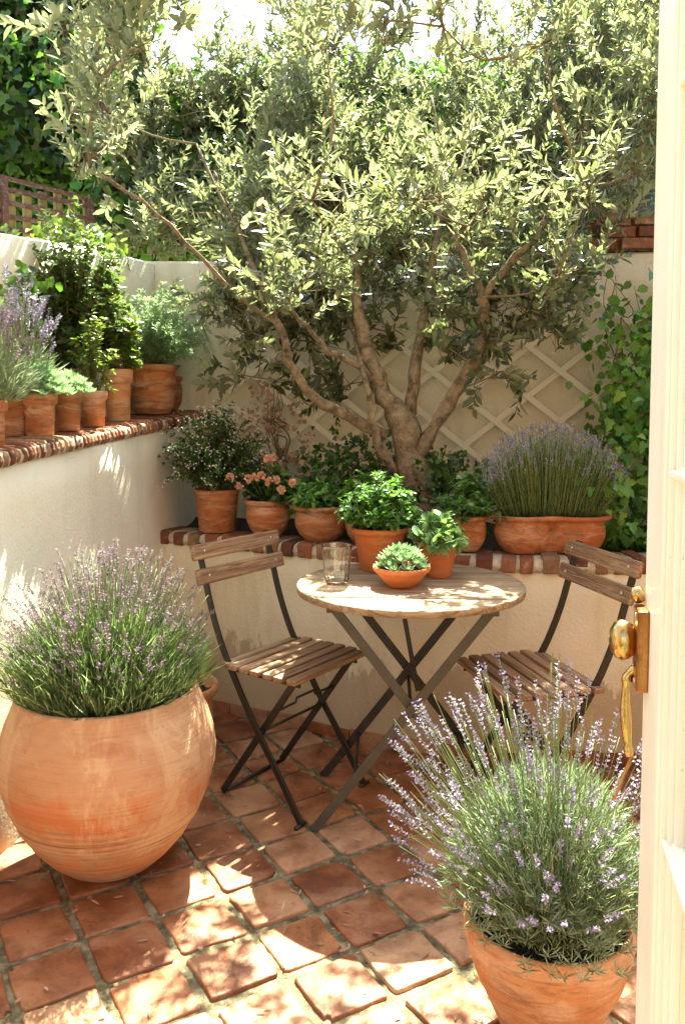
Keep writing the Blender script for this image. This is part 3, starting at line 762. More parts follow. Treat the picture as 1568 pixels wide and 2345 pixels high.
def spikes(parent, tips, slen, fl_mat, fsz, nper=22, name='flower_spikes', wr=.0055):
    """small florets whorled round the ends of the stems"""
    LV = Leaves('quad')
    for p, d in tips:
        sl = slen * rng.uniform(.55, 1.2); n = int(nper * sl / slen)
        g = np.round(np.linspace(0, 1, n) * 7) / 7            # whorls
        ph = rng.uniform(0, 2 * math.pi, n)
        u = unit(np.cross(d, [.3, .2, .9])); v = np.cross(d, u)
        r = wr * (1 - .45 * g)
        lat = np.cos(ph)[:, None] * u + np.sin(ph)[:, None] * v
        P = p + d * ((g - .9) * sl)[:, None] + lat * (r * .25)[:, None]
        LV.add(P, lat + d * .7 + rng.normal(0, .25, (n, 3)), rng.normal(size=(n, 3)) + d, fsz * rng.uniform(.7, 1.3, n), fsz * .75, 0)
    LV.build(name, M[fl_mat], parent, False)

def lavender(parent, base, rad, h, nst, nblade, leaf, flower, slen=.045, fsz=.008, nper=24, blade=(.035, .0028), mound=.55, tilt=(0, 0), lean=1.0, topfrac=.7, flf=1.0, up=.8):
    base = A3(base); LV = Leaves('quad'); st = MB(); tips = []
    for i in range(nst):
        a = rng.uniform(0, 2 * math.pi); rr = rng.random() ** .55
        ex = lean * rad * rr
        hh = h * (1 - .40 * rr ** 2) * (topfrac + (1.10 - topfrac) * rng.random() ** 1.3)
        b0 = base + np.array([math.cos(a), math.sin(a), 0]) * rad * .45 * rr
        tip = base + np.array([ex * math.cos(a) + tilt[0], ex * math.sin(a) + tilt[1], hh])
        mid = b0 * .5 + tip * .5 + np.array([-math.cos(a) * ex * .06, -math.sin(a) * ex * .06, hh * .05]) + rng.normal(0, .005, 3)
        P = bez([b0, mid, tip], 8)
        st.tube(P, .0009, 3)
        if rng.random() < flf: tips.append((P[-1], unit(P[-1] - P[-2])))
    # tussock of narrow leaves
    n = nblade; a = rng.uniform(0, 2 * math.pi, n); rr = rng.random(n) ** .5
    z = rng.random(n) ** .8
    env = np.sqrt(np.maximum(.02, 1 - (rr * .95) ** 2))
    P = base + np.stack([rad * rr * np.cos(a) * (.55 + .42 * z), rad * rr * np.sin(a) * (.55 + .42 * z), h * mound * env * z], -1)
    out = np.stack([np.cos(a) * rr, np.sin(a) * rr, np.full(n, up)], -1)
    D = out + rng.normal(0, .34, (n, 3))
    LV.add(P, D, rng.normal(size=(n, 3)) + np.array([0, 0, .4]), blade[0] * rng.uniform(.5, 1.3, n), blade[1], rng.uniform(-.2, .4, n))
    st.build('stems', M['stem'], parent, True)
    LV.build('foliage', M[leaf], parent)
    spikes(parent, tips, slen, flower, fsz, nper)
    return tips

def rosette(LV, c, r, n, tilt=(0, 0)):
    """succulent rosette added to a leaf collection"""
    for k in range(n):
        a = k * 2.39996; f_ = (k + .5) / n
        d = np.array([math.cos(a) * f_ + tilt[0] * .5, math.sin(a) * f_ + tilt[1] * .5, 1.15 - f_ * .95])
        N = np.array([-math.cos(a) * .8, -math.sin(a) * .8, .8])
        L = r * (.5 + .6 * f_) * rng.uniform(.85, 1.15); N = N + rng.normal(0, .15, 3)
        LV.add(A3(c)[None] + np.array([[math.cos(a), math.sin(a), 0]]) * r * .06, d[None], N[None], L, L * .42, -.2)

# ------------------------------------------------------------------ pots
def pot_mesh(parent, prof, mat, seg=56, c=(0, 0, 0), rfun=None, soil_z=None, soil_r=None, name='pot'):
    m = MB(); m.lathe(prof, seg, c, rfun)
    o = m.build(name, mat, parent, True)
    for p in o.data.polygons:
        if len(p.vertices) > 4: p.use_smooth = False
    if soil_z is not None:
        s = MB(); V = [(c[0], c[1], c[2] + soil_z + .008)]; k = 28
        for q in range(1, 5):
            for i in range(k):
                a = 2 * math.pi * i / k; rr = soil_r * q / 4
                fx, fy = rfun(a, soil_z, rr) if rfun else (rr * math.cos(a), rr * math.sin(a))
                V.append((c[0] + fx, c[1] + fy, c[2] + soil_z + rng.normal(0, .003)))
        Fc = [(0, 1 + i, 1 + (i + 1) % k) for i in range(k)]
        for q in range(3):
            for i in range(k): Fc.append((1 + q * k + i, 1 + (q + 1) * k + i, 1 + (q + 1) * k + (i + 1) % k, 1 + q * k + (i + 1) % k))
        s.add(V, Fc); s.build('soil', M['soil'], parent, True)
    return o
def flowerpot(rt, rb, h, band=.28, lip=.008, th=.009, seg=56):
    """classic rimmed clay pot: outside up, over the rim, inside down"""
    rb_ = rb + (rt - lip - rb) * (1 - band)
    return [(rb - .004, 0), (rb, .004), (rb_, h * (1 - band) - .002), (rb_ + .001, h * (1 - band)), (rt - .003, h * (1 - band) + .003), (rt, h * (1 - band) + .010), (rt + .001, h - .006), (rt - .002, h - .001), (rt - th * .5, h),
            (rt - th, h - .003), (rt - th - .003, h * .8), (rb * .9, h * .45)]
def bowlpot(rt, rbelly, rb, h, th=.010, roll=.010):
    """bellied pot with a rolled rim"""
    return [(rb - .004, 0), (rb, .005), (rb + (rbelly - rb) * .55, h * .18), (rbelly * .97, h * .40), (rbelly, h * .56), (rbelly * .97, h * .72), (rbelly * .93, h * .82), (rbelly * .93, h * .85), (rt - .002, h * .87), (rt + roll * .4, h * .91),
            (rt + roll * .5, h * .955), (rt + .001, h * .99), (rt - th * .6, h), (rt - th, h * .985), (rt - th - .004, h * .8), (rb, h * .4)]

# --- the big round jar of lavender in the left foreground
pj = at(242, 1985, Z=0); pj = Vector((-.650, 2.262, 0))
t = empty('potted_lavender', pj, 0, 'huge round terracotta jar of lavender in the left foreground', 'potted plant')
prof = [(.085, 0), (.10, .003), (.135, .022), (.175, .055), (.216, .10), (.252, .155), (.278, .21), (.2935, .265), (.2985, .31), (.2925, .355), (.278, .40), (.261, .437), (.252, .458), (.250, .470), (.246, .476), (.239, .478), (.233, .470), (.235, .44), (.25, .40)]
q = []
prof = [(r * .985, z * 1.07) for r, z in prof]
for i in range(len(prof) - 1):      # finer rings, with the grooves of the wheel
    (r0, z0), (r1, z1) = prof[i], prof[i + 1]
    k = 4 if 3 < i < 12 else 1
    for j in range(k):
        f_ = j / k; z = z0 + (z1 - z0) * f_; r = r0 + (r1 - r0) * f_
        if (.17 < z < .28 or .09 < z < .14) and j % 2: r -= .0016
        q.append((r, z))
q.append(prof[-1])
ph = rng.random(3) * 6
pot_mesh(t, q, M['bigpot'], 96, (0, 0, 0), lambda a, z, r: (r * (1 + .006 * math.sin(2 * a + ph[0]) + .003 * math.sin(3 * a + z * 9)) * math.cos(a), r * (1 + .006 * math.sin(2 * a + ph[0])) * math.sin(a)), .46, .232)
lavender(t, (0, 0, .455), .285, .435, 900, 12000, 'lav_leaf', 'lav_fl', .045, .0068, 24, (.07, .0016), .56, (.0, 0), 1.02, .5, .60, 1.5)

# --- lavender in the right foreground
pr = Vector((.418, 1.625, 0))
t = empty('potted_lavender', pr, 0, 'bushy pale lavender in a wide clay bowl beside the open door', 'potted plant')
pot_mesh(t, [(.080, 0), (.086, .004), (.104, .05), (.126, .10), (.149, .15), (.164, .20), (.170, .235), (.171, .254), (.167, .263), (.160, .265), (.153, .259), (.150, .23), (.145, .17)], M['terra_pale'], 72, (0, 0, 0), None, .238, .15)
lavender(t, (0, 0, .235), .205, .54, 460, 11000, 'lav_leaf2', 'lav_fl2', .062, .0066, 30, (.040, .0024), .60, (-.055, 0), 1.45, .42, .62, 1.2)
LV = Leaves('quad')                  # star-like leaf tufts over the tussock
for k in range(620):
    a = rng.uniform(0, 6.283); rr = rng.random() ** .5; z = rng.uniform(.45, 1)
    c = np.array([.20 * rr * math.cos(a) - .01, .222 * rr * math.sin(a), .225 + .30 * math.sqrt(max(.02, 1 - .9 * rr * rr)) * z])
    n = 8; ph_ = np.arange(n) * 2.4 + rng.random() * 6
    ax = unit(np.array([math.cos(a) * rr, math.sin(a) * rr, .6]) + rng.normal(0, .2, 3))
    D = np.stack([np.cos(ph_), np.sin(ph_), np.full(n, .35)], -1) + ax
    LV.add(np.repeat(c[None], n, 0), D, np.repeat(ax[None], n, 0) + rng.normal(0, .3, (n, 3)), rng.uniform(.015, .036, n), .0032, rng.uniform(0, .5, n))
LV.build('leaf_tufts', M['lav_leaf2'], t)

# --- small bowl behind the big jar
t = empty('plant_pot', (-.625, 2.98, 0), 0, 'small low terracotta bowl half hidden behind the round jar', 'pot')
pot_mesh(t, bowlpot(.165, .150, .075, .27), M['terra_pale'], 48, (0, 0, 0), None, .23, .15)

# --- plants on the left ledge
def ledge(x, off):
    r_ = (x - 784) / F
    best = min(np.linspace(1.9, 4.1, 400), key=lambda Yq: abs((np.interp(Yq, P_l[:, 1], P_l[:, 0]) - off) - r_ * Yq))
    X = np.interp(best, P_l[:, 1], P_l[:, 0]) - off
    return Vector((X, best, zled(best) + LEDGE + .001))
def ledge_pot(x, off, wpx, hpx, kind, mat, label, cat='potted plant', group='clay pots in a row on the left ledge', name='potted_plant'):
    p = ledge(x, off); k = p.y / F
    t = empty(name, p, rng.uniform(0, 6), label, cat, group)
    rt, h = wpx * k / 2, hpx * k
    pf = flowerpot(rt, rt * .78, h) if kind == 'f' else bowlpot(rt, rt * 1.0, rt * .72, h)
    pot_mesh(t, pf, mat, 48, (0, 0, 0), None, h - .018, rt - .011)
    return t, rt, h
t, r_, h_ = ledge_pot(-22, .075, 78, 105, 'f', M['terra'], 'clay pot cut by the left edge of the picture, leftmost on the ledge')
lavender(t, (0, 0, h_ - .01), .13, .33, 90, 1600, 'lav_leaf2', 'lav_fl', .05, .008, 24, (.05, .0026), .5)
t, r_, h_ = ledge_pot(30, .17, 84, 88, 'f', M['terra_dark'], 'tall pale lavender in the clay pot second from the left on the ledge', name='potted_lavender')
lavender(t, (0, 0, h_ - .01), .16, .42, 120, 1800, 'lav_leaf2', 'lav_fl2', .055, .0085, 24, (.05, .0026), .45)
t, r_, h_ = ledge_pot(92, .085, 80, 98, 'f', M['terra'], 'blue-green succulent mound in a stained clay pot beside the ledge lavender', name='potted_succulent')
LV = Leaves('oval')
for k in range(60):
    a, rr = k * 2.4, math.sqrt((k + .3) / 60)
    rosette(LV, (.10 * rr * math.cos(a), .10 * rr * math.sin(a), h_ - .012 + .085 * (1 - rr * rr) + rng.normal(0, .006)), .034, 17, (math.cos(a) * rr * .9, math.sin(a) * rr * .9))
LV.build('foliage', M['succ'], t)
t, r_, h_ = ledge_pot(158, .085, 66, 90, 'f', M['terra_dark'], 'smaller succulent mound in a dark clay pot between mound and shrub', name='potted_succulent')
LV = Leaves('oval')
for k in range(44):
    a, rr = k * 2.4, math.sqrt((k + .3) / 44)
    rosette(LV, (.082 * rr * math.cos(a), .082 * rr * math.sin(a), h_ - .012 + .065 * (1 - rr * rr) + rng.normal(0, .005)), .031, 16, (math.cos(a) * rr * .9, math.sin(a) * rr * .9))
LV.build('foliage', M['succ'], t)
t, r_, h_ = ledge_pot(216, .08, 62, 82, 'f', M['terra'], 'reddish small-leaved shrub in the clay pot left of the tall fluted pot', name='potted_shrub')
stem_plant(t, (0, 0, h_ - .015), .10, .34, 46, 26, .022, .011, 'yellow', 'quad', 'twig', .2, .2, .0014)
t, r_, h_ = ledge_pot(172, .26, 100, 120, 'f', M['terra_dark'], 'tall privet-like shrub at the back of the ledge behind the small pots', name='potted_shrub')
stem_plant(t, (0, 0, h_ - .015), .235, .64, 230, 56, .032, .015, 'shrub', 'oval', 'twig', .15, .25, .0018, power=.5)
t, r_, h_ = ledge_pot(272, .105, 68, 118, 'f', M['terra_pale'], 'tall pale clay pot on the ledge holding a yellow-leaved shrub', name='potted_shrub')
stem_plant(t, (0, 0, h_ - .015), .14, .42, 90, 30, .030, .023, 'yellow', 'round', 'twig', .2, .25, .0016, tilt=(-.04, .04))
stem_plant(t, (0, 0, h_ - .015), .13, .46, 46, 30, .024, .014, 'shrub', 'oval', 'twig', .2, .25, .0014, fol='undergrowth', tilt=(-.04, .04))
t, r_, h_ = ledge_pot(352, .13, 108, 112, 'b', M['terra'], 'feathery pale green plant in a broad clay pot near the corner', name='potted_fern')
stem_plant(t, (0, 0, h_ - .015), .26, .40, 150, 130, .026, .0045, 'fern', 'quad', 'stem', .15, .2, .0014, droop=.4, lift=.8, low=.0, tilt=(.03, -.02))
t.rotation_euler = (0, 0, 0)
t, r_, h_ = ledge_pot(435, .15, 70, 75, 'b', M['terra_dark'], 'dark squat clay pot in the shadow of the corner, last on the ledge', 'pot', name='plant_pot')
stem_plant(t, (0, 0, h_ - .015), .09, .14, 24, 20, .022, .012, 'shrub', 'oval', 'twig', .2, .25, .0012)

# --- plants standing on the planter
ZP = .748
def plpos(x, off):
    r_ = (x - 784) / F
    i = min(range(len(P_p)), key=lambda i: abs((P_p[i, 0] + N_p[i, 0] * off) - r_ * (P_p[i, 1] + N_p[i, 1] * off)))
    return Vector((P_p[i, 0] + N_p[i, 0] * off, P_p[i, 1] + N_p[i, 1] * off, ZP))
G2 = 'clay pots standing along the planter wall'
def planter_pot(x, off, wpx, hpx, kind, mat, label, name='potted_plant', cat='potted plant'):
    p = plpos(x, off); k = p.y / F; t = empty(name, p, rng.uniform(0, 6), label, cat, G2)
    rt, h = wpx * k / 2, hpx * k
    pf = {'f': flowerpot(rt, rt * .80, h, .12, .004), 'b': bowlpot(rt, rt * .94, rt * .58, h)}[kind]
    pot_mesh(t, pf, mat, 56, (0, 0, 0), None, h - .018, rt - .012)
    return t, rt, h
t, r_, h_ = planter_pot(490, .085, 104, 98, 'f', M['terra'], 'straight stained clay pot with a dark bush of tiny white flowers', 'potted_shrub')
tips = stem_plant(t, (0, 0, h_ - .015), .265, .37, 250, 50, .021, .010, 'hedge', 'quad', 'twig', .2, .3, .0012, power=.6, low=.1)
LV = Leaves('quad')
for p, d in tips:
    n = 9
    LV.add(p + rng.normal(0, .014, (n, 3)), rng.normal(size=(n, 3)) + d, rng.normal(size=(n, 3)), .008, .008, 0)
LV.build('flowers', M['white_fl'], t, False)
t, r_, h_ = planter_pot(607, .09, 108, 84, 'b', M['terra'], 'round-bellied clay pot of geranium with peach flower heads', 'potted_geranium')
t.rotation_euler = (0, 0, 0)
stem_plant(t, (0, 0, h_ - .015), .13, .13, 60, 9, .036, .034, 'hedge', 'round', 'stem', .4, .3, .0016, lift=.3)
for x, y in [(611, 1051), (626, 1049), (528, 1093), (547, 1113), (568, 1096), (583, 1095), (599, 1090), (616, 1103), (632, 1099), (670, 1107), (643, 1122)]:
    c = at(x, y, Y=t.location.y - .13) - t.location
    LV = Leaves('round'); n = 30; d = rdir(n); d[:, 1] -= .4; d[:, 2] += .3; d = unit(d)
    LV.add(A3(c) + d * .007, d + rng.normal(0, .4, (n, 3)), d, rng.uniform(.010, .016, n), .015, 0)
    f = LV.build('flower_head', M['peach_fl'], t, False)
    st = MB(); st.tube(bez([(c.x * .3, c.y * .3 + .02, h_), (c.x * .7, c.y * .6, h_ + (c.z - h_) * .6), tuple(c)], 6), .0012, 4); st.build('flower_stalk', M['stem'], f, True)
t, r_, h_ = planter_pot(725, .095, 130, 82, 'b', M['terra_dark'], 'broad clay bowl of dark ground-hugging greenery right of the geranium')
stem_plant(t, (0, 0, h_ - .015), .16, .11, 60, 12, .034, .026, 'ivy', 'ivy', 'stem', .3, .3, .0014)
stem_plant(t, (.03, -.06, h_ - .02), .07, -.06, 10, 9, .032, .030, 'ivy', 'ivy', 'stem', .3, .2, .0012, fol='trailing_foliage')
t, r_, h_ = planter_pot(822, .12, 100, 92, 'b', M['terra_dark'], 'shaded clay pot mostly hidden behind the large herb pot on the table')
stem_plant(t, (0, 0, h_ - .015), .13, .14, 46, 12, .034, .028, 'ivy', 'ivy', 'stem', .3, .3, .0014)
t, r_, h_ = planter_pot(1068, .10, 92, 84, 'b', M['terra'], 'clay pot of bright leafy herb between the table pots and lavender trough')
stem_plant(t, (0, 0, h_ - .015), .15, .17, 80, 22, .024, .016, 'herb', 'oval', 'stem', .3, .3, .0014, tilt=(-.03, 0))
# double clay trough of lavender
p = plpos(1256, .115); k = p.y / F
t = empty('potted_lavender', p, R(-2), 'double-bellied clay trough with a wide dome of purple lavender', 'potted plant', G2)
hw = 128 * k; hh = 88 * k
def twin(a, z, r):
    """outline of two round bellies grown together"""
    s = r / .1; c = hw * .49; Rl = hw * .53 * s
    ca, sa = math.cos(a), math.sin(a)
    q = Rl * Rl - (c * sa) ** 2
    t1 = c * abs(ca) + math.sqrt(q) if q > 0 else 0
    w0 = .72 if z > hh * .84 else .28
    t0 = Rl * w0 / max(.25, math.sqrt(sa * sa + (ca * .4) ** 2))
    tt_ = (t1 ** 8 + t0 ** 8) ** .125 if t1 > 0 else t0
    return tt_ * ca, tt_ * sa * .092 / (hw * .53)
pot_mesh(t, bowlpot(.1, .095, .062, hh, .008, .008), M['terra'], 96, (0, 0, 0), twin, hh - .015, .080)
LVb = Leaves('quad')
base_l = A3((0, 0, hh - .015))
tips = []
st = MB()
for i in range(900):
    x0 = rng.uniform(-1, 1); yy = rng.uniform(-1, 1)
    ex = x0 * hw * 1.22; hgt = .335 * math.sqrt(max(.03, 1 - (x0 * .86) ** 2)) * rng.uniform(.55, 1.02)
    b0 = np.array([x0 * hw * .8, yy * .06, hh - .015]); tp = np.array([ex + rng.normal(0, .012), yy * .15, hh + hgt])
    P = bez([b0, (b0 + tp) / 2 + rng.normal(0, .006, 3), tp], 5); st.tube(P, .0009, 3)
    tips.append((P[-1], unit(P[-1] - P[-2])))
    n = 16; s_ = rng.uniform(.05, .85, n); Q = b0 + (tp - b0) * s_[:, None]
    LVb.add(Q, np.array([0, 0, 1.0]) + rng.normal(0, .45, (n, 3)), rng.normal(size=(n, 3)), rng.uniform(.012, .03, n), .0024, 0)
st.build('stems', M['stem'], t, True); LVb.build('foliage', M['hedge'], t); spikes(t, tips, .026, 'lav_fl2', .0062, 10, wr=.004)

# ------------------------------------------------------------------ climbers
def climber(label, name, poly, Yf, n, LL, mat, shape='ivy', vines=8, depth=.10, cat='climbing plant', cluster=.03, nc=None):
    xs = [p[0] for p in poly]; ys = [p[1] for p in poly]
    pts = []
    while len(pts) < (nc or n // 9):
        x, y = rng.uniform(min(xs), max(xs)), rng.uniform(min(ys), max(ys))
        if inpoly(x, y, poly): pts.append(at(x, y, Y=Yf(x, y) - abs(rng.normal(0, depth * .5))))
    P = np.array([tuple(p) for p in pts]); org_ = P[np.argmin(P[:, 2])].copy()
    root = empty(name, org_, 0, label, cat)
    LV = Leaves(shape); per = max(1, n // len(P))
    for c in P:
        q = c + rng.normal(0, cluster, (per, 3))
        D = rng.normal(0, .6, (per, 3)) + np.array([0, -.25, -.35])
        N = rng.normal(0, .45, (per, 3)) + np.array([0, -.8, .55])
        L = LL * rng.uniform(.5, 1.2, per)
        LV.add(q - org_, D, N, L, L * .85, rng.uniform(0, .3, per))
    LV.build('foliage', M[mat], root)
    st = MB(); order = P[np.argsort(P[:, 2])]
    for v in range(vines):
        ids = np.sort(rng.choice(len(order), min(6, len(order)), replace=False)); c = order[ids]
        cx = c[:, 0].mean(); c[:, 0] = cx + (c[:, 0] - cx) * .35
        st.tube(bez([q - org_ + np.array([0, .02, 0]) for q in c], 22), np.linspace(.0045, .0014, 22), 5)
    st.build('stems', M['twig'], root, True)
    return root
climber('thick green ivy climbing the right end of the back wall beside the door', 'ivy', [(1400, 930), (1470, 760), (1530, 640), (1640, 600), (1640, 1330), (1430, 1330), (1390, 1200), (1385, 1050)], lambda x, y: 3.45 + (1100 - y) * .0004, 2100, .056, 'ivy', depth=.45, cluster=.05, vines=9)
climber('sparse leafy climber with sunlit leaves trained over the lattice on the right', 'climbing_plant', [(1300, 640), (1380, 600), (1500, 640), (1520, 900), (1430, 1010), (1350, 960), (1370, 800)], lambda x, y: 3.6, 260, .048, 'ivy', 'oval', depth=.2, cluster=.045, nc=50, vines=6)
climber('low leafy ground cover around the foot of the olive trunk', 'leafy_undergrowth', [(700, 1040), (780, 1000), (860, 1030), (930, 1045), (1040, 1050), (1100, 1090), (1110, 1160), (1060, 1200), (720, 1170), (700, 1110)], lambda x, y: 3.50 + (1150 - y) * .0018, 1500, .036, 'hedge', 'ivy', depth=.25, cluster=.045, vines=10, cat='ground plant')
climber('bare twiggy climber with brown dried blooms on the wall left of the trunk', 'dried_climber', [(540, 950), (590, 880), (640, 870), (700, 1000), (720, 1090), (660, 1100), (600, 1010)], lambda x, y: 3.85, 300, .022, 'dry_fl', 'round', depth=.08, cluster=.022, nc=26, vines=9)
climber('sprig of dark leaves reaching over the upper left wall', 'climbing_plant', [(20, 640), (60, 600), (100, 620), (95, 700), (75, 760), (40, 690)], lambda x, y: 2.95, 60, .052, 'hedge', 'oval', depth=.1, cluster=.03, nc=12, vines=3)
climber('bright green creeper spilling over the top of the upper left wall', 'creeper', [(0, 535), (60, 540), (120, 520), (210, 535), (270, 560), (270, 585), (200, 590), (120, 570), (0, 556)], lambda x, y: 3.5 + x * .0012, 300, .045, 'yellow', 'ivy', depth=.1, cluster=.03, vines=5)
climber('bright green sprays added over the dark ivy at the upper left, sunlight put into their leaf colour', 'climbing_plant', [(0, 20), (90, 60), (170, 40), (250, 120), (240, 250), (180, 300), (120, 200), (0, 130)], lambda x, y: 4.6, 210, .060, 'ivy', 'ivy', depth=.25, cluster=.06, nc=36, vines=6)  # added sprays in a paler leaf colour, standing in for sunlit ivy leaves
# red geranium blooms above the wall
t = empty('geranium', at(215, 575, Y=3.75), 0, 'red geranium blooming over the top of the wall near the fence', 'flowering plant')
stem_plant(t, (0, 0, -.03), .09, .10, 30, 9, .034, .030, 'shrub', 'round', 'stem', .3, .3, .0014)
for x, y in [(208, 543), (216, 552), (212, 568), (236, 555), (335, 545)]:
    c = at(x, y, Y=3.70) - t.location
    LV = Leaves('round'); n = 18; d = rdir(n); LV.add(A3(c) + d * .006, d, d, .010, .011, 0); LV.build('flower_head', M['red_fl'], t, False)

# ------------------------------------------------------------------ beyond the walls
def thicket(name, label, boxes, n, LL, mat, shape='ivy', cat='hedge', dens=1.0, core=True, core_mat='dark_core'):
    """irregular foliage mass: dark inner lumps and many separate leaves on and above their skin"""
    c0 = A3(boxes[0][0]).copy(); c0[2] = boxes[0][0][2] - boxes[0][1][2]
    root = empty(name, c0, 0, label, cat)
    LV = Leaves(shape); m = MB()
    tot = sum(b[1][0] * b[1][2] for b in boxes)
    for c, r in boxes:
        c, r = A3(c), A3(r)
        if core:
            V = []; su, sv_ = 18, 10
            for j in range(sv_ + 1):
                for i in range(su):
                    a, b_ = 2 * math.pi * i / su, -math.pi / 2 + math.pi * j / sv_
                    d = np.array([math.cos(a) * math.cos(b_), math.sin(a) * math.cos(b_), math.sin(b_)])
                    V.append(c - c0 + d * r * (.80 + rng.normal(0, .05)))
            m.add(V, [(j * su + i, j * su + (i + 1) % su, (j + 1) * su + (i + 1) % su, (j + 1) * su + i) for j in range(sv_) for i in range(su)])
        k = int(n * r[0] * r[2] / tot)
        d = rdir(k); d[:, 1] = -np.abs(d[:, 1]) * .9 + .1 * d[:, 1]; d = unit(d)
        rad = rng.uniform(.80, 1.12, k)
        P = c - c0 + d * r * rad[:, None]
        D = rng.normal(0, .6, (k, 3)) + np.array([0, 0, -.5]); N = d + rng.normal(0, .5, (k, 3)) + np.array([0, 0, .3])
        L = LL * rng.uniform(.5, 1.25, k); LV.add(P, D, N, L, L * .8, rng.uniform(0, .3, k))
    if core: m.build('dark_filler_lumps', M[core_mat], root, True)  # solid near-black filler lumps added so the foliage looks dense and deep
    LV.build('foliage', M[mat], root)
    return root
B = lambda x, y, Y, rx, ry, rz: (tuple(at(x, y, Y=Y)), (rx, ry, rz))
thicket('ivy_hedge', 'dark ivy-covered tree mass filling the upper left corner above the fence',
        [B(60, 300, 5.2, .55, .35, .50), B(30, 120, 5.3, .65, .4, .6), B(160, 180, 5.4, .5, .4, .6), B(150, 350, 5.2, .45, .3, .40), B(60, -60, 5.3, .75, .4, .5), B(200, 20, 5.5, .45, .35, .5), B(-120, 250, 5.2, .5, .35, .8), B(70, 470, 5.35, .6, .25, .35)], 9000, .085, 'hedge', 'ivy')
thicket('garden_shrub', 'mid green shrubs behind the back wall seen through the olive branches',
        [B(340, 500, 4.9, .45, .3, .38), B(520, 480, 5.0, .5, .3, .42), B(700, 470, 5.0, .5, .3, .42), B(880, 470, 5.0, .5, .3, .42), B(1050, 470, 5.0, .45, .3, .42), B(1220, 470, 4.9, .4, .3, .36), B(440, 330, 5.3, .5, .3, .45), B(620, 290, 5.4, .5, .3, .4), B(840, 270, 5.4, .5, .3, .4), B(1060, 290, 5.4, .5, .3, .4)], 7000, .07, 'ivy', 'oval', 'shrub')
# trellis fence
fn = empty('trellis_fence', at(100, 540, Y=4.3), R(0), 'weathered wooden trellis fence with red-brown rails above the left wall', 'fence')
fl0 = fn.location.copy(); mp_, mr = MB(), MB()
fa, fb = at(-60, 420, Y=4.05), at(205, 500, Y=4.55)
def fpt(u, zz): return Vector((fa.x + (fb.x - fa.x) * u, fa.y + (fb.y - fa.y) * u, zz)) - fl0
fd = (fb - fa); fd.z = 0; fd.normalize(); fnrm = Vector((-fd.y, fd.x, 0))
za = lambda y, u: at(0, y, Y=fa.y + (fb.y - fa.y) * u).z
for u in np.linspace(.02, .98, 8):
    mp_.bar([fpt(u, za(560, u)), fpt(u, za(440 if u < .9 else 455, u))], .042, .018, fnrm)
for y0_, y1_ in ((398, 458), (427, 475), (458, 503), (493, 527), (522, 552)):
    mr.bar([fpt(0, za(y0_ - 8, 0)) + fnrm * -.014, fpt(1, za(y1_, 1)) + fnrm * -.014], .020, .014, fnrm)
mp_.build('uprights', M['fence'], fn); mr.build('rails', M['fence_rail'], fn)
for u in (.0, .985, .22):
    q = MB(); q.bar([fpt(u, za(560, u)) + fnrm * -.028, fpt(u, za(405 if u < .5 else 455, u)) + fnrm * -.028], .03, .02, fnrm); q.build('fence_post', M['fence_rail'], fn)
# brick house behind on the right
hs = empty('brick_house', (1.9, 5.0, 0), 0, 'old brown brick house with a dark window beyond the back wall on the right', 'house')
def hb(name, x0, x1, y0_, y1_, Yf, dep, mat, parent=hs):
    a, b_ = at(x0, y1_, Y=Yf), at(x1, y0_, Y=Yf)
    m = MB(); m.box(((a.x + b_.x) / 2 - 1.9, Yf + dep / 2 - 5.0, (a.z + b_.z) / 2), (abs(b_.x - a.x), dep, abs(b_.z - a.z))); return m.build(name, mat, parent)
hb('wall', 1395, 2300, 60, 1400, 5.0, 1.2, M['house'])
f = hb('window', 1448, 1640, 330, 496, 4.975, .05, M['dark']); hb('sill', 1438, 1650, 496, 504, 4.93, .09, M['trim'], f); hb('frame', 1443, 1449, 330, 496, 4.955, .07, M['trim'], f)
f = hb('window', 1478, 1640, 70, 190, 4.975, .05, M['dark']); hb('sill', 1470, 1650, 122, 128, 4.94, .05, M['trim'], f); hb('frame', 1470, 1650, 92, 98, 4.94, .05, M['trim'], f)
bk = hb('roof', 1370, 2320, 30, 62, 4.85, 1.5, M['house'])
# brick ledge on top of the back wall
mb = MB(); x = 1368
lg = empty('brick_pier', (1.45, 3.8, 1.97), 0, 'mossy brown brick ledge resting on top of the back wall at the right', 'ledge')
for row in range(3):
    X = 1.07 + row * .03 + (.05 if row == 1 else 0)
    while X < 1.95:
        wd_ = .16 + rng.normal(0, .006)
        mb.box((X + wd_ / 2 - 1.45, backY(X) + .06 - 3.8 + rng.normal(0, .002), .012 + .026 + row * .052), (wd_ - .008, .17 - row * .01, .047), jit=.0015); X += wd_
bevel(mb.build('bricks', M['brick'], lg), .004)
mb = MB(); mb.box((.10, .07, .082), (.72, .13, .145)); mb.build('mortar', M['grout'], lg)

# ------------------------------------------------------------------ bistro table
TC = Vector((.217, 2.63, 0)); TR = .362; TZ = .718
tb = empty('bistro_table', TC, R(-3), 'round weathered wooden bistro table on crossed grey iron legs', 'table')
mb = MB(); npk = 9; th_ = .020
for k in range(npk):
    a, b_ = -TR + 2 * TR * k / npk + .0028, -TR + 2 * TR * (k + 1) / npk - .0028
    ys = np.linspace(a, b_, 7)
    xr = np.sqrt(np.maximum(.0009, (TR - .006) ** 2 - ys ** 2)) if True else None
    out = [(x, y) for x, y in zip(xr, ys)] + [(-x, y) for x, y in zip(xr[::-1], ys[::-1])]
    dz = rng.normal(0, .0006); n = len(out)
    V = [(x, y, TZ - th_ + dz) for x, y in out] + [(x, y, TZ + dz) for x, y in out]
    mb.add(V, [tuple(range(n))[::-1], tuple(range(n, 2 * n))] + [(i, (i + 1) % n, n + (i + 1) % n, n + i) for i in range(n)])
top = bevel(mb.build('table_top', M['topwood'], tb), .0015, 1)
